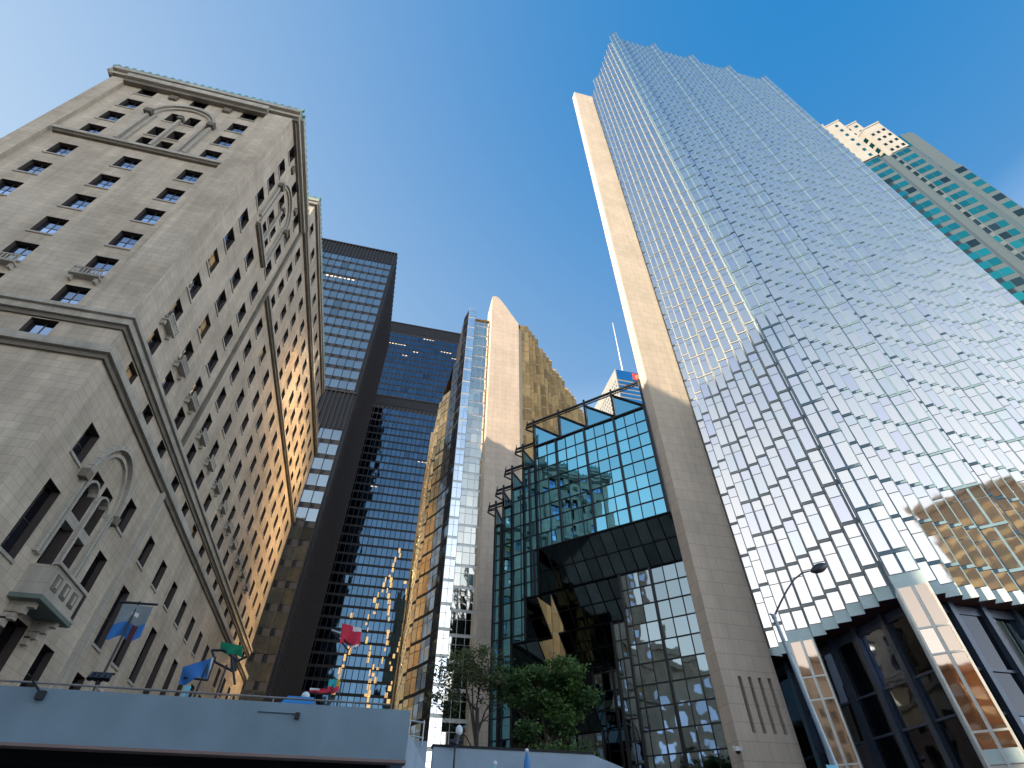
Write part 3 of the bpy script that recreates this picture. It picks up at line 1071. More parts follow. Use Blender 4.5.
GOLD_REFL = [(34-xc+1.6*math.sin(z*.17+xc)+random.gauss(0, .5), z, -1) for xc in (-11.5, -3.5, .5, 5.5) for z in [13+1.9*k for k in range(int(44-abs(xc)*1.2))] if random.random() < .8]  # wavy columns of glowing panes in place of rippled gold reflections
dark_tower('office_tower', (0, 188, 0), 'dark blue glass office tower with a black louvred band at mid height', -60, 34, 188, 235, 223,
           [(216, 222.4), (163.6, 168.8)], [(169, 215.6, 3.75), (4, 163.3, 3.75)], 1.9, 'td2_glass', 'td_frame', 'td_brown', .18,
           lights=GOLD_REFL+[(38, 211, 4), (42, 200, 2), (28, 203, 4), (22, 200, 3), (55, 203, 6), (18, 190, 7), (8, 186, 2), (47, 196, 2), (31, 132, 9), (48, 120, 2), (26, 112, 5)])

# ------------------------------------------------------------------ WHITE BANK TOWER FAR BEHIND, WITH MAST
wt = thing('white_skyscraper', (165, 276, 0), 'distant white tower with blue banded side, red sign and thin roof mast', 'skyscraper')
m = MB()
m.box(140.6, 251.6, 0, 196, 310, 290, 0)
m.build('tower_body', ['white_stone'], wt)
b1 = MB()
pl = Plane((140.6, 251.6), (1, 0), (0, -1))
z = 288.5
pl.box(b1, .6, 55, 279.5, 289.4, .003, .3, 0)
z = 277.5
while z > 10:
    pl.box(b1, .6, 55, z-2.6, z, .003, .3, 0)
    z -= 4.3
b1.build('band_window', ['bmo_blue'], wt)
wm = MB()
plw = Plane((140.6, 251.6), (0, 1), (-1, 0))
for u in [2+3.2*i for i in range(17)]:
    for k in range(60):
        plw.quad(wm, u, u+1.4, 280-4.3*k-2.2, 280-4.3*k, .05, 0)
wm.build('window', ['bf_stone'], wt)
sg = MB()
pl.box(sg, 13.6, 21.6, 281.0, 288.0, .3, .6, 0)
sg2 = sg.build('sign', ['red'], wt)
sg = MB()
for k in range(12):
    a0, a1 = 2*pi*k/12, 2*pi*(k+1)/12
    sg.face([pl.p(17.6+2.0*math.cos(a0), 284.9+1.6*math.sin(a0), .63), pl.p(17.6+2.0*math.cos(a1), 284.9+1.6*math.sin(a1), .63),
             pl.p(17.6+1.0*math.cos(a1), 284.9+.8*math.sin(a1), .63), pl.p(17.6+1.0*math.cos(a0), 284.9+.8*math.sin(a0), .63)])
pl.box(sg, 15.4, 19.8, 282.2, 283.0, .6, .64)
sg.build('sign_emblem', [plain('pale_orange_emblem', (.8, .45, .25), .5)], wt)
mt = MB()
mt.tube((153, 262, 290), (153, 262, 330), .7, .35, 8)
mt.tube((153, 262, 330), (153, 262, 362), .35, .18, 8)
mt.build('mast', ['white'], wt)

# ------------------------------------------------------------------ RIGHT TOWER (granite bands coloured as if in shade, teal glass bays)
bf = thing('granite_skyscraper', (140, 50, 0), 'granite tower with shade-dark stone, teal window bands and a sunlit white stepped top', 'skyscraper')
gb, wb = MB(), []
FB = 4.15
def bandwall(A, B, z0, z1, win_=True, dark=.0, colw=3.1, base=0, gmat=0, fh=FB, ww=.60):
    u = V((B[0]-A[0], B[1]-A[1], 0))
    W = u.length
    pl = Plane(A, u, (u.y, -u.x))
    pl.quad(gb, 0, W, z0, z1, 0, base)
    if not win_:
        return
    n = max(1, round(W/colw))
    k = 0
    while z0+(k+1)*fh < z1+.1:
        z = z0+k*fh
        m = MB()
        for c in range(n):
            a, b = W*c/n+(.04 if c else .14), W*(c+1)/n-(.14 if c == n-1 else .04)
            g = random.uniform(.75, 1.15)
            dk = random.random() < dark
            tilt_pane(pl, m, a, b, z+fh*(1-ww)*.6, z+fh*(1-ww)*.6+fh*ww, .05, 1 if dk or gmat else 0, (g, g, g), .006)
        wb.append(m)
        k += 1
ZL = 169.6
T0 = 169.6-38*FB
# bay one: west cheek and south-west front, a plain recess, bay two, glass strip, outer window column
bandwall((123.9, 50), (123.9, 44.2), T0, ZL, False)
bandwall((123.9, 44.2), (125, 42), T0, ZL, True, .75, 2.6)
bandwall((125, 42), (128.2, 38.8), T0, ZL, True, .12, 2.2)
bandwall((128.2, 38.8), (129, 39.6), T0, ZL, False)
bandwall((129, 39.6), (130.9, 37.7), T0, ZL, False)
bandwall((130.9, 39.4), (132.5, 36.75), T0, ZL, True, .75, 3.2)
bandwall((132.5, 36.75), (135.16, 34.1), T0, ZL, True, .15, 1.9)
bandwall((135.16, 34.1), (135.7, 34.6), T0, 178, False)
bandwall((135.7, 34.6), (136.9, 33.4), T0, 178, True, .0, 1.7, 1, 0, FB, .9)
bandwall((136.9, 33.4), (137.6, 32.7), T0, 178, False)
bandwall((137.6, 32.7), (139.3, 31.0), T0-2, 152, True, .1, 2.0)
bandwall((137.6, 32.7), (139.0, 31.3), 152, 176, False)
bandwall((139.3, 31.0), (160, 45), T0, 152, False)
gb.prism([(125.1, 60), (125.1, 50), (125.1, 42.3), (128.3, 39.1), (131, 38.4), (132.6, 37.0), (135.3, 34.4), (137.7, 32.9), (139.2, 31.3), (160, 45.2), (160, 70), (125.1, 70)], 10, 152, 0)
gb.prism([(125.1, 60), (125.1, 42.3), (128.3, 39.1), (131, 38.4), (132.6, 37.0), (135.3, 34.4), (137.7, 32.9), (138.8, 31.8), (150, 42), (150, 70), (125.1, 70)], 152, 169.5, 0)
gb.prism([(135.4, 35), (136.9, 33.5), (138.9, 31.6), (147, 40), (141, 46)], 169.5, 177.5, 0)
def crown(pts, z0, z1, wins):
    gb.prism(pts, z0, z1, 2)
    cx, cy = sum(p[0] for p in pts)/len(pts), sum(p[1] for p in pts)/len(pts)
    gb.prism([(cx+(p[0]-cx)*1.035, cy+(p[1]-cy)*1.035) for p in pts], z1-.02, z1+.7, 2)
    for (i, n, w, h, mt_) in wins:
        A, B = pts[i], pts[i+1]
        u = V((B[0]-A[0], B[1]-A[1], 0))
        W = u.length
        P_ = Plane(A, u, (u.y, -u.x))
        for c in range(n):
            k = 0
            while z0+1+k*FB+h < z1-.5:
                m = MB()
                a = W*(c+.5)/n
                tilt_pane(P_, m, a-w/2, a+w/2, z0+1+k*FB, z0+1+k*FB+h, .07, mt_, (.8, .85, .8), .006)
                wb.append(m)
                k += 1
crown([(123.6, 52), (123.6, 42.9), (128.3, 38.2), (131, 41), (131, 52)], 169.6, 199, [(0, 4, 1.0, 1.7, 1), (1, 2, .85, 1.7, 0)])
crown([(125.6, 52), (125.6, 45), (128.4, 42.2), (131, 45), (131, 52)], 199.8, 206, [(1, 1, 1.0, 1.7, 0)])
crown([(132.1, 50), (132.1, 36.9), (135.4, 33.6), (139, 38), (139, 50)], 169.6, 189, [(0, 3, 1.9, 2.4, 0), (1, 3, .8, 1.5, 1)])
crown([(131.2, 52), (131.2, 40.2), (134.4, 37.0), (138, 41), (138, 52)], 189.8, 198.5, [(0, 3, 1.2, 1.8, 1), (1, 2, 1.0, 1.6, 0)])
gb.build('facade', ['bf_stone', glass('teal_flank_glass', (.08, .42, .40), 1., .08, .01, .5), 'white_stone'], bf)
put_repeats('window', wb, ['bf_glass', 'bf_glass_dark'], bf)

# ------------------------------------------------------------------ CANOPY, WALLS
can = thing('canopy', (-12, 18, 0), 'long blue grey concrete canopy with pipe rail across the bottom left', 'canopy')
m = MB()
CX0, CX1, CY0, CY1 = -27, 1.22, 18.0, 28.6
m.box(CX0, CY0, 4.25, CX1, CY0+.35, 5.50, 0)
m.box(CX0, CY0-.03, 4.22, CX1+.03, CY0+.4, 4.29, 1)
m.box(CX1-.35, CY0+.35, 4.25, CX1, CY1, 5.50, 0)
m.build('fascia', ['blue_paint', plain('rusty_drip_edge', (.28, .20, .18), .7)], can)
m = MB()
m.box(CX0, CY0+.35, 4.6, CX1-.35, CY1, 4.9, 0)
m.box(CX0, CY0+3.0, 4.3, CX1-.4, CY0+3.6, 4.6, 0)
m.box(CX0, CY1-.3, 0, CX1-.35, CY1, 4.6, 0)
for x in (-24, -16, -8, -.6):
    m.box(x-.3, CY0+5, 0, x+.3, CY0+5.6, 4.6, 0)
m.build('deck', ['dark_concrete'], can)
m = MB()
m.tube((-9.9, CY0+.12, 5.64), (CX1-.6, CY0+.12, 5.64), .028, None, 8)
for x in [-9.6+1.15*i for i in range(10)]:
    m.tube((x, CY0+.12, 5.5), (x, CY0+.12, 5.64), .022, None, 6)
m.build('rail', ['rail'], can)
for x in (-6.2, -2.5):
    m = MB()
    m.tube((x, 19.3, 4.52), (x, 19.3, 4.6), .12, .16, 12)
    m.build('soffit_light', [emis('soffit_lamp', (1, .95, .85), .8)], can)
m = MB()
m.box(-8.52, 17.86, 5.22, -8.34, 18.0, 5.42, 0)
m.tube((-8.43, 17.9, 5.35), (-8.75, 17.86, 5.62), .03, None, 6)
m.build('floodlight', ['lamp_dark'], can)
m = MB()
m.box(-1.98, 17.86, 5.12, -1.86, 18.0, 5.26, 0)
m.tube((-3.0, 17.97, 5.24), (-1.92, 17.97, 5.24), .010, None, 5)
m.build('conduit', ['lamp_dark'], can)

w2 = tag(None or (lambda mb: mb.build('retaining_wall', ['concrete', 'dark_concrete']))((lambda mb: (mb.box(2.65, 24, 0, 9.05, 24.4, 5.66, 0), mb.box(2.6, 23.97, 5.66, 9.1, 24.43, 5.74, 1),
     mb.face([(9.05, 24, 0), (13.2, 24, 0), (13.2, 24, 4.4), (9.05, 24, 5.66)], 0), mb.face([(9.05, 24.4, 5.66), (13.2, 24.4, 4.4), (13.2, 24, 4.4), (9.05, 24, 5.66)], 0), mb.face([(9.05, 24.4, 0), (13.2, 24.4, 0), (13.2, 24.4, 4.4), (9.05, 24.4, 5.66)], 0), mb)[-1])(MB())),
    'pale blue grey concrete wall with a sloping right end below the trees', 'wall')
m = MB()
m.box(1.0, 29, 0, 2.9, 29.4, 6.7, 0)
m.face([(1.25, 18.2, 4.0), (2.65, 24, 3.6), (2.65, 24, 4.7), (1.25, 18.2, 5.0)], 0)
tag(m.build('stair_wall', ['concrete']), 'short angled grey wall joining the canopy end to the concrete wall', 'wall')
rl = MB()
for z in (6.9, 7.5):
    rl.tube((1.3, 28.9, z), (2.7, 28.9, z-.1), .035, None, 6)
for x in (1.35, 2.0, 2.65):
    rl.tube((x, 28.9, 6.5), (x, 28.9, 7.5), .03, None, 6)
tag(rl.build('railing', ['white_frame']), 'short white pipe railing beside the canopy end', 'railing')
# railing at the foot of the atrium
rl = MB()
for z in (4.9, 5.35):
    rl.tube((10.6, 25.5, z), (14.5, 26.5, z), .03, None, 6)
for k in range(7):
    x = 10.6+k*.65
    rl.tube((x, 25.5+k/6, 0 if k % 3 == 0 else 4.6), (x, 25.5+k/6, 5.35), .025, None, 6)
tag(rl.build('railing', ['white_frame']), 'thin grey railing right of the concrete wall end', 'railing')

# ------------------------------------------------------------------ FLAGS AND POLES
def cloth(name, P, eu, ev, amp, mats, pick, parent, nu=14, nv=9):
    """waving cloth: P corner, eu along the hoist bar, ev the fly"""
    m = MB()
    P, eu, ev = V(P), V(eu), V(ev)
    nn = eu.cross(ev).normalized()
    ph = random.random()*6
    def q(i, j):
        a, b = i/nu, j/nv
        return P+eu*a+ev*b+nn*(amp*(.25+b)*math.sin(a*8+b*3+ph))+ev*(.10*math.sin(a*9+ph)*b)
    for i in range(nu):
        for j in range(nv):
            m.face([q(i, j), q(i+1, j), q(i+1, j+1), q(i, j+1)], pick(i/nu, j/nv))
    return m.build(name, mats, parent, True)
def pole_thing(label, base, top, r=.05):
    t = thing('flagpole', base, label, 'flagpole', 'flagpoles on the canopy roof')
    m = MB()
    m.tube(base, top, r, r*.7, 8)
    m.tube((base[0], base[1], base[2]), (base[0], base[1], base[2]+.12), .16, .12, 10)
    m.build('pole', ['lamp_dark'], t)
    return t
greyc = plain('grey_flag_cloth', (.22, .27, .30), .8)
bluec = plain('blue_flag_cloth', (.03, .17, .50), .8)
greenc = plain('green_flag_cloth', (.0, .22, .12), .8)
redc = plain('red_flag_cloth', (.62, .03, .07), .8)
whitec = plain('white_flag_cloth', (.72, .74, .76), .8)
t = pole_thing('flagpole carrying a drooping grey and blue flag from a dark crossbar', (-8.86, 22, 4.9), (-8.86, 22, 9.3))
m = MB()
m.tube((-9.5, 22, 9.22), (-8.22, 22, 9.24), .05, .04, 6)
m.build('crossbar', ['lamp_dark'], t)
cloth('flag', (-9.35, 21.95, 9.15), (1.02, .05, .0), (.02, .1, -1.12), .07, [greyc, bluec, whitec, plain('maroon_patch', (.10, .03, .04), .8)],
      lambda a, b: 2 if (.42 < a < .6 and .16 < b < .24) else (0 if b < .55 else (1 if a < .55 or a > .72 else 3)), t)
m = MB()
for dx in (-.26, -.09, .09, .26):
    m.tube((-8.86+dx, 21.9, 6.86), (-8.86+dx, 21.8, 6.66), .07, .10, 8)
m.tube((-9.2, 21.95, 6.88), (-8.5, 21.95, 6.88), .04, None, 6)
m.tube((-8.95, 21.95, 6.8), (-8.8, 21.8, 6.2), .035, None, 6)
m.build('floodlight_cluster', ['lamp_dark'], t)

t = pole_thing('flagpole with a bright blue flag blown to the left', (-6.45, 24, 4.9), (-6.30, 24, 7.95))
cloth('flag', (-6.16, 23.95, 8.15), (-.95, 0, -.38), (.05, .05, -.62), .06, [bluec, whitec], lambda a, b: 1 if (b > .92 or a < .06) else 0, t)
m = MB()
m.tube((-6.95, 24, 7.42), (-6.1, 24, 7.38), .04, None, 6)
m.tube((-6.1, 24, 7.38), (-6.12, 24, 8.2), .035, None, 6)
m.build('crossbar', ['lamp_dark'], t)

t = pole_thing('flagpole with a small green flag above a dark angled bracket', (-5.62, 24, 4.9), (-5.62, 24, 7.95))
cloth('flag', (-6.12, 23.95, 8.75), (.86, 0, -.12), (.06, .05, -.36), .05, [greenc, whitec], lambda a, b: 1 if a > .93 else 0, t)
m = MB()
for p, q_ in (((-6.35, 8.42), (-5.9, 8.45)), ((-5.9, 8.45), (-5.3, 8.1)), ((-6.35, 8.42), (-6.05, 8.0)), ((-6.05, 8.0), (-5.35, 7.75)), ((-5.6, 8.35), (-5.1, 7.3)), ((-5.3, 8.1), (-5.0, 8.3))):
    m.tube((p[0], 24, p[1]), (q_[0], 24, q_[1]), .045, None, 6)
m.face([(-5.62, 23.98, 8.3), (-5.3, 23.98, 8.2), (-5.2, 23.98, 7.75), (-5.4, 23.98, 7.7)], 0)
m.build('bracket', ['lamp_dark'], t)

t = pole_thing('flagpole with a red flag with white ends on a slanting arm', (-1.42, 28, 4.9), (-1.42, 28, 10.0), .045)
cloth('flag', (-1.98, 27.95, 11.2), (.98, 0, -.16), (.10, .05, -.92), .08, [redc, whitec], lambda a, b: 1 if (b < .12 and a > .55) or (b > .82 and a > .4 and a < .9) else 0, t)
m = MB()
m.tube((-2.4, 28, 10.85), (-1.9, 28, 10.72), .05, None, 6, 1)
m.tube((-2.35, 28, 10.8), (-1.42, 28, 10.0), .04, None, 6, 0)
m.tube((-2.35, 28, 10.85), (-1.1, 28, 10.1), .03, None, 6, 0)
m.tube((-1.42, 28, 10.0), (-1.0, 28, 11.0), .03, None, 6, 0)
m.build('arm', ['lamp_dark', 'white_frame'], t)
t = pole_thing('short flagpole with a small cyan yellow and red flag', (-1.78, 28, 4.9), (-1.78, 28, 8.75), .04)
cy_, ye_ = plain('cyan_flag_cloth', (.02, .42, .48), .8), plain('yellow_flag_cloth', (.6, .42, .03), .8)
cloth('flag', (-2.0, 27.95, 8.7), (.5, 0, .02), (.02, .02, -.55), .05, [cy_, ye_, redc], lambda a, b: 2 if b > .55 else (0 if a < .7 else 1), t)
cloth('flag', (-2.75, 27.95, 8.3), (.85, 0, .0), (.02, .02, -.16), .04, [whitec, redc], lambda a, b: 0 if a < .5 and b < .5 else 1, t, 8, 4)

# banners / lights on the canopy roof
t = thing('globe_lamp', (-2.25, 22, 4.9), 'round white globe lamp on the canopy roof behind a low blue cover', 'lamp')
m = MB(); m.tube((-2.25, 22, 4.9), (-2.25, 22, 6.45), .05, None, 8); m.build('post', ['lamp_dark'], t)
m = MB(); m.ball((-2.25, 22, 6.6), .15); m.build('globe', ['globe'], t, True)
m = MB(); m.box(-2.9, 21.2, 4.9, -1.75, 21.6, 6.2); m.face([(-2.9, 21.2, 6.2), (-1.75, 21.2, 6.2), (-1.9, 21.4, 6.45), (-2.75, 21.4, 6.45)])
tag(m.build('roof_cover', ['sign_blue']), 'low bright blue cover on the canopy roof', 'cover')
m = MB()
m.tube((-6.55, 23, 4.9), (-6.35, 23, 6.75), .07, .07, 8); m.box(-6.5, 22.9, 6.2, -6.3, 23.0, 6.9)
tag(m.build('marker_post', ['sign_cyan']), 'short pale cyan post under the blue flag', 'post')

# lamps by the wall
t = thing('street_lamp', (3.42, 23.6, 0), 'thin black lamp post with dark cluster head and pale globe', 'street lamp')
m = MB(); m.tube((3.42, 23.6, 0), (3.42, 23.6, 5.9), .045, .035, 8); m.build('post', ['lamp_dark'], t)
m = MB()
m.tube((3.2, 23.6, 5.75), (3.68, 23.6, 5.8), .09, .07, 8)
m.tube((3.42, 23.6, 5.7), (3.5, 23.6, 6.0), .14, .1, 8)
m.build('lamp_head', ['lamp_dark'], t)
m = MB(); m.ball((3.54, 23.6, 6.15), .14, 0, 12, 1.3); m.build('globe', ['globe'], t, True)
for (x, h, lab, w) in ((6.18, 5.55, 'tall narrow blue lantern with a small white ball on top in front of the wall', .13), (4.94, 5.1, 'lower pale cyan lantern in front of the concrete wall', .10)):
    t = thing('lantern', (x, 23.4, 0), lab, 'lantern')
    m = MB(); m.tube((x, 23.4, 0), (x, 23.4, h-.8), .04, None, 8); m.build('post', ['lamp_dark'], t)
    m = MB()
    m.path([(x, 23.4, h-.8), (x, 23.4, h-.5), (x, 23.4, h-.25), (x, 23.4, h-.05)], [w, w*1.1, w*.75, w*.35], 10)
    m.build('lantern_body', ['sign_blue' if w > .11 else 'sign_cyan'], t, True)
    m = MB(); m.ball((x, 23.4, h+.03), .075 if w > .11 else .085); m.build('finial', ['globe'], t, True)

# cobra-head street lamp
t = thing('street_lamp', (21.5, 26, 0), 'tall pale blue street lamp with long curved arm and dark cobra head', 'street lamp')
bx, by = 21.45, 26.0
m = MB()
m.path([(bx+1.05, by, 0), (bx+.5, by, 6.5), (bx-.02, by, 12.86)], [.16, .135, .10], 12, 0)
m.path([(bx-.02, by, 12.80), (bx-.02, by, 13.0)], [.13, .13], 12, 0)
m.build('pole', ['lamp_grey'], t)
m = MB()
P_ = [(bx, 12.9), (bx+.7, 13.7), (bx+1.5, 14.55), (bx+2.3, 15.3), (bx+3.1, 15.8), (bx+3.95, 16.05)]
m.path([(x_, by, z_) for x_, z_ in P_], [.06, .055, .05, .05, .045, .04], 8)
m.tube((bx-.25, by, 13.02), (bx+.1, by, 12.98), .04, None, 6)
m.build('arm', ['lamp_dark'], t)
m = MB()
c0, c1 = V((bx+3.8, by, 15.95)), V((bx+5.3, by, 16.62))
ax = (c1-c0)
for i in range(10):
    pr_ = [.08, .16, .22, .26, .28, .28, .26, .22, .16, .09, .02]
    m.tube(c0+ax*i/10, c0+ax*(i+1)/10, pr_[i], pr_[i+1], 12)
m.build('lamp_head', ['lamp_dark'], t, True)
m = MB()
m.box(bx-.12, by-.24, 5.15, bx+.5, by-.2, 6.02, 0)
m.box(bx-.02, by-.244, 5.3, bx+.4, by-.24, 5.66, 1)
sgn = m.build('sign', ['sign_cyan', 'sign_blue'], t)

# ------------------------------------------------------------------ TREES
def tree(label, bx, by, base, forks, blobs, nleaf, leaf, lmat, name='street_tree'):
    t = thing(name, (bx, by, 0), label, 'tree')
    m = MB()
    m.path([(bx, by, 0), (bx+.03, by, base*.6), (bx-.05, by, base)], [.17, .13, .11], 8)
    tips = []
    for (dx, dy, dz, r) in forks:
        p0 = V((bx-.05, by, base*random.uniform(.72, 1.)))
        p3 = V((bx+dx, by+dy, dz))
        p1 = p0.lerp(p3, .35)+V((random.uniform(-.2, .2), random.uniform(-.2, .2), .25))
        p2 = p0.lerp(p3, .7)+V((random.uniform(-.2, .2), random.uniform(-.2, .2), .15))
        m.path([p0, p1, p2, p3], [r, r*.7, r*.45, r*.2], 6)
        for q_ in (p1, p2, p3):
            for _ in range(3):
                e_ = q_+V((random.uniform(-.9, .9), random.uniform(-.9, .9), random.uniform(-.1, .8)))
                m.tube(q_, e_, r*.25, r*.08, 4)
                tips.append(e_)
    m.build('trunk', ['bark'], t)
    l = MB()
    tot = sum(b[6] for b in blobs)
    for (cx, cy, cz, rx, ry, rz, wt_) in blobs:
        nsub = max(4, int(wt_/tot*90))
        for s_ in range(nsub):
            while True:
                a = V((random.uniform(-1, 1), random.uniform(-1, 1), random.uniform(-1, 1)))
                if a.length < 1:
                    break
            c = V((cx+a.x*rx, cy+a.y*ry, cz+a.z*rz))
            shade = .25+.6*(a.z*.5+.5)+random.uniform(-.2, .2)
            for _ in range(int(nleaf*wt_/tot/nsub)):
                p = c+V((random.gauss(0, .34), random.gauss(0, .34), random.gauss(0, .16)))
                d1 = V((random.gauss(0, 1), random.gauss(0, 1), random.gauss(0, .5))).normalized()
                d2 = d1.cross(V((random.gauss(0, 1), random.gauss(0, 1), random.gauss(0, 1)))).normalized()
                L = leaf*random.uniform(.6, 1.3)
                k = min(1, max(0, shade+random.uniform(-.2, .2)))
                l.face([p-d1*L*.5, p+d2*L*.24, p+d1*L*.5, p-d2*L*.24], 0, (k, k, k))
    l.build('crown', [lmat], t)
    return t
Y = 38
tree('slender sparse tree with thin dark trunk in front of the stone fin', 6.85, Y, 10.2,
     [(-2.6, .5, 11.6, .07), (-1.6, -.5, 13.3, .08), (.2, .3, 13.8, .09), (1.6, .2, 12.2, .07), (-.7, .8, 13.9, .07), (1.9, -.4, 10.6, .05), (-2.3, 0, 9.6, .05), (1.3, .2, 9.3, .04)],
     [(5.4, Y, 12.3, 1.7, 1.4, 1.5, 5), (7.0, Y, 12.9, 1.3, 1.2, 1.2, 3), (8.0, Y, 11.3, 1.1, 1, 1.1, 2), (4.5, Y, 10.4, 1.0, .8, .8, 1.2)],
     4200, .22, 'leaf_olive')
tree('bushy spreading green tree before the dark atrium glass', 11.4, Y, 9.0,
     [(-2.8, .5, 11.3, .10), (-1.2, -.5, 12.5, .10), (.6, .4, 12.8, .11), (2.2, .3, 11.6, .1), (2.6, -.5, 10.5, .08), (-1.6, .4, 10.3, .07)],
     [(9.6, Y, 12.2, 1.7, 1.5, .8, 4), (12.2, Y, 12.5, 1.9, 1.5, .9, 5), (13.4, Y, 11.0, 1.6, 1.4, .9, 4), (10.9, Y, 10.9, 2.0, 1.5, .8, 3), (12.6, Y, 9.7, 1.7, 1.3, .7, 2.5), (10.1, Y-.5, 9.0, .8, .7, .4, 1.2), (8.7, Y, 11.6, .8, .8, .5, 1)],
     10500, .30, 'leaf')
t = thing('shrub', (11.5, 33, 0), 'low green shrub just above the concrete wall', 'shrub')
l = MB()
for _ in range(1300):
    p = V((11.0+random.gauss(0, .8), 33+random.gauss(0, .4), 6.9+random.gauss(0, .38)))
    d1 = V((random.gauss(0, 1), random.gauss(0, 1), random.gauss(0, 1))).normalized()
    d2 = d1.cross(V((random.gauss(0, 1), random.gauss(0, 1), random.gauss(0, 1)))).normalized()
    k = random.random()
    l.face([p-d1*.12, p+d2*.06, p+d1*.12, p-d2*.06], 0, (k, k, k))
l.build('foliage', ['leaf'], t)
m = MB()
for k in range(5):
    m.tube((11.0+.1*k, 33, 0), (10.4+.35*k, 33, 6.8), .06, .02, 5)
m.build('stem', ['bark'], t)

# ------------------------------------------------------------------ CITY OUT OF FRAME (seen mirrored, shading the street)
def block(name, label, x0, y0, x1, y1, h, wallm_, gm, fw__=4, fh=4, ww=.5, wh=.55):
    t = thing(name, ((x0+x1)/2, (y0+y1)/2, 0), label, 'building')
    b = MB()
    b.box(x0, y0, 0, x1, y1, h)
    b.box(x0-.6, y0-.6, h-1.2, x1+.6, y1+.6, h+.4)
    b.build('wall', [wallm_], t)
    w = MB()
    for P_, L in ((Plane((x0, y0), (1, 0), (0, -1)), x1-x0), (Plane((x1, y0), (0, 1), (1, 0)), y1-y0), (Plane((x0, y1), (1, 0), (0, 1)), x1-x0), (Plane((x0, y0), (0, 1), (-1, 0)), y1-y0)):
        n = int(L/fw__)
        for i in range(n):
            for k in range(int((h-3)/fh)):
                u = L*(i+.5)/n
                P_.box(w, u-fw__*ww/2, u+fw__*ww/2, 1.5+k*fh, 1.5+k*fh+fh*wh, -.1, .05, 0, (random.uniform(.6, 1.1),)*3)
    w.build('window', [gm], t)['kind'] = 'stuff'
    return t
block('shade_tower', 'unseen brick tower added to shade the hotel, beyond the left edge', -150, -14, -100, 20, 108, stone('tan_brick', (.42, .33, .24), .5, .25), 'hotel_glass', 4, 4)  # added out of view, sized to keep sun off the hotel's south face
block('station_building', 'long low limestone station behind the viewpoint', 8, -95, 150, -55, 22, 'limestone', 'hotel_glass', 6, 7, .45, .6)
block('office_block', 'tall tan office block with banded windows behind the viewpoint', -30, -104, 4, -68, 78, stone('tan_precast', (.62, .46, .30), 3, 1.6), 'gold_glass', 4, 3.6, .9, .4)
block('office_block', 'brown stone office block low in the pier reflections', -112, -100, -46, -64, 40, stone('brown_precast', (.36, .22, .14), 3, 1.6), 'hotel_glass', 4, 3.6, .8, .4)
block('office_block', 'limestone block with regular windows west of the viewpoint', -92, -50, -50, 14, 44, 'limestone', 'hotel_glass', 4, 4.2, .45, .6)

# ------------------------------------------------------------------ GROUND
g = MB()
g.face([(-9000, -9000, 0), (9000, -9000, 0), (9000, 9000, 0), (-9000, 9000, 0)])
structure('ground', g, ['pavement'])
g = MB()
g.face([(-400, 6, .004), (400, 6, .004), (400, 16, .004), (-400, 16, .004)])
g.face([(-14, 31, .004), (-1, 31, .004), (-1, 400, .004), (-14, 400, .004)])
structure('road', g, ['asphalt'])
g = MB()
for x in range(-60, 61, 6):
    g.face([(x, 10.9, .008), (x+3, 10.9, .008), (x+3, 11.05, .008), (x, 11.05, .008)])
structure('road_marking', g, ['white'])
g = MB()
g.box(-400, 16, 0, 400, 16.2, .13)
g.box(-400, 5.8, 0, 400, 6, .13)
structure('kerb', g, ['concrete'])

# ------------------------------------------------------------------ LIGHT
SUN_AZ, SUN_EL = math.radians(-107), math.radians(23.5)   # azimuth clockwise from +Y
sd = V((math.sin(SUN_AZ)*math.cos(SUN_EL), math.cos(SUN_AZ)*math.cos(SUN_EL), math.sin(SUN_EL)))
ld = bpy.data.lights.new('sun', 'SUN')
ld.energy = 10.0
ld.angle = math.radians(.5)
ld.color = (1., .80, .56)
lo = bpy.data.objects.new('sun', ld)
COL.objects.link(lo)
lo.rotation_euler = sd.to_track_quat('Z', 'Y').to_euler()
lo.location = (0, 0, 400)
w = bpy.data.worlds.new('World')
S.world = w
w.use_nodes = True
nt = w.node_tree
bg = nt.nodes['Background']
sky = N(nt, 'ShaderNodeTexSky', sky_type='NISHITA')
sky.sun_disc = False
sky.sun_elevation = SUN_EL
sky.sun_rotation = SUN_AZ
sky.altitude = 100
sky.air_density = 1.0
sky.dust_density = .35
sky.ozone_density = 1.0
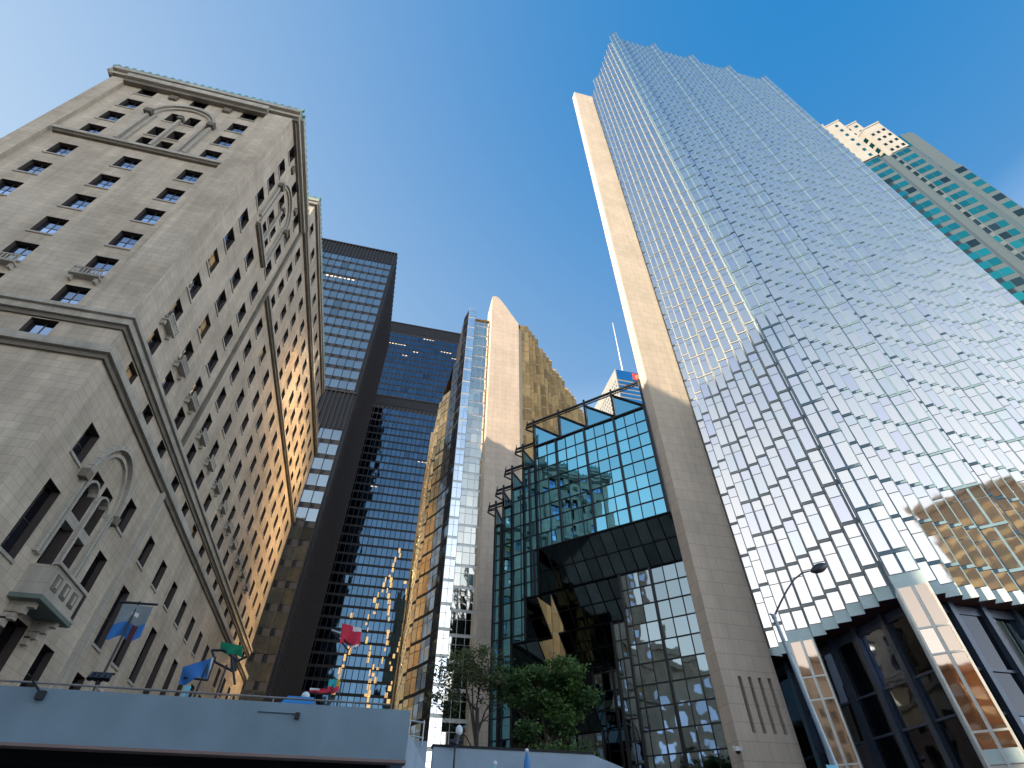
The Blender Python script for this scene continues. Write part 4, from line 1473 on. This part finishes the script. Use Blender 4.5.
# clear evening sky: the Nishita aureole over a haze gradient that pales toward the sun side and the horizon
tcw = N(nt, 'ShaderNodeTexCoord')
sx = N(nt, 'ShaderNodeSeparateXYZ')
nt.links.new(tcw.outputs['Generated'], sx.inputs[0])
zc = N(nt, 'ShaderNodeMath', operation='MAXIMUM')
zc.inputs[1].default_value = .03
nt.links.new(sx.outputs[2], zc.inputs[0])
cb = N(nt, 'ShaderNodeCombineXYZ')
for i, (k0, kx, kz) in enumerate(((.715, -.29, -.64), (.850, -.25, -.57), (.950, -.15, -.34))):
    m1 = N(nt, 'ShaderNodeMath', operation='MULTIPLY_ADD')
    m1.inputs[1].default_value = kx
    m1.inputs[2].default_value = k0
    nt.links.new(sx.outputs[0], m1.inputs[0])
    m2 = N(nt, 'ShaderNodeMath', operation='MULTIPLY_ADD')
    m2.inputs[1].default_value = kz
    nt.links.new(zc.outputs[0], m2.inputs[0])
    nt.links.new(m1.outputs[0], m2.inputs[2])
    m3 = N(nt, 'ShaderNodeMath', operation='MAXIMUM')
    m3.inputs[1].default_value = .01
    nt.links.new(m2.outputs[0], m3.inputs[0])
    nt.links.new(m3.outputs[0], cb.inputs[i])
scl = N(nt, 'ShaderNodeVectorMath', operation='MULTIPLY_ADD')
scl.inputs[1].default_value = (.035, .03, .025)
nt.links.new(sky.outputs[0], scl.inputs[0])
nt.links.new(cb.outputs[0], scl.inputs[2])
# bright evening haze low over the horizon
h1 = N(nt, 'ShaderNodeMath', operation='SUBTRACT')
h1.inputs[0].default_value = .70
nt.links.new(zc.outputs[0], h1.inputs[1])
h2 = N(nt, 'ShaderNodeMath', operation='MAXIMUM')
h2.inputs[1].default_value = 0
nt.links.new(h1.outputs[0], h2.inputs[0])
h3 = N(nt, 'ShaderNodeMath', operation='POWER')
h3.inputs[1].default_value = 1.08
nt.links.new(h2.outputs[0], h3.inputs[0])
hv = N(nt, 'ShaderNodeVectorMath', operation='SCALE')
hv.inputs[0].default_value = (1.95, 1.88, 1.8)
he = N(nt, 'ShaderNodeMath', operation='MULTIPLY_ADD')
he.inputs[1].default_value = .7
he.inputs[2].default_value = 1.25
nt.links.new(sx.outputs[0], he.inputs[0])
hm = N(nt, 'ShaderNodeMath', operation='MULTIPLY')
nt.links.new(h3.outputs[0], hm.inputs[0])
nt.links.new(he.outputs[0], hm.inputs[1])
nt.links.new(hm.outputs[0], hv.inputs['Scale'])
ad = N(nt, 'ShaderNodeVectorMath', operation='ADD')
nt.links.new(scl.outputs[0], ad.inputs[0])
nt.links.new(hv.outputs[0], ad.inputs[1])
nt.links.new(ad.outputs[0], bg.inputs[0])
bg.inputs[1].default_value = 1.
S.view_settings.view_transform = 'Standard'
S.view_settings.look = 'None'
S.view_settings.exposure = 0
S.view_settings.gamma = 1
S.cycles.max_bounces = 10
S.cycles.glossy_bounces = 6
S.cycles.diffuse_bounces = 3
S.cycles.sample_clamp_indirect = 300
S.cycles.blur_glossy = 0.1
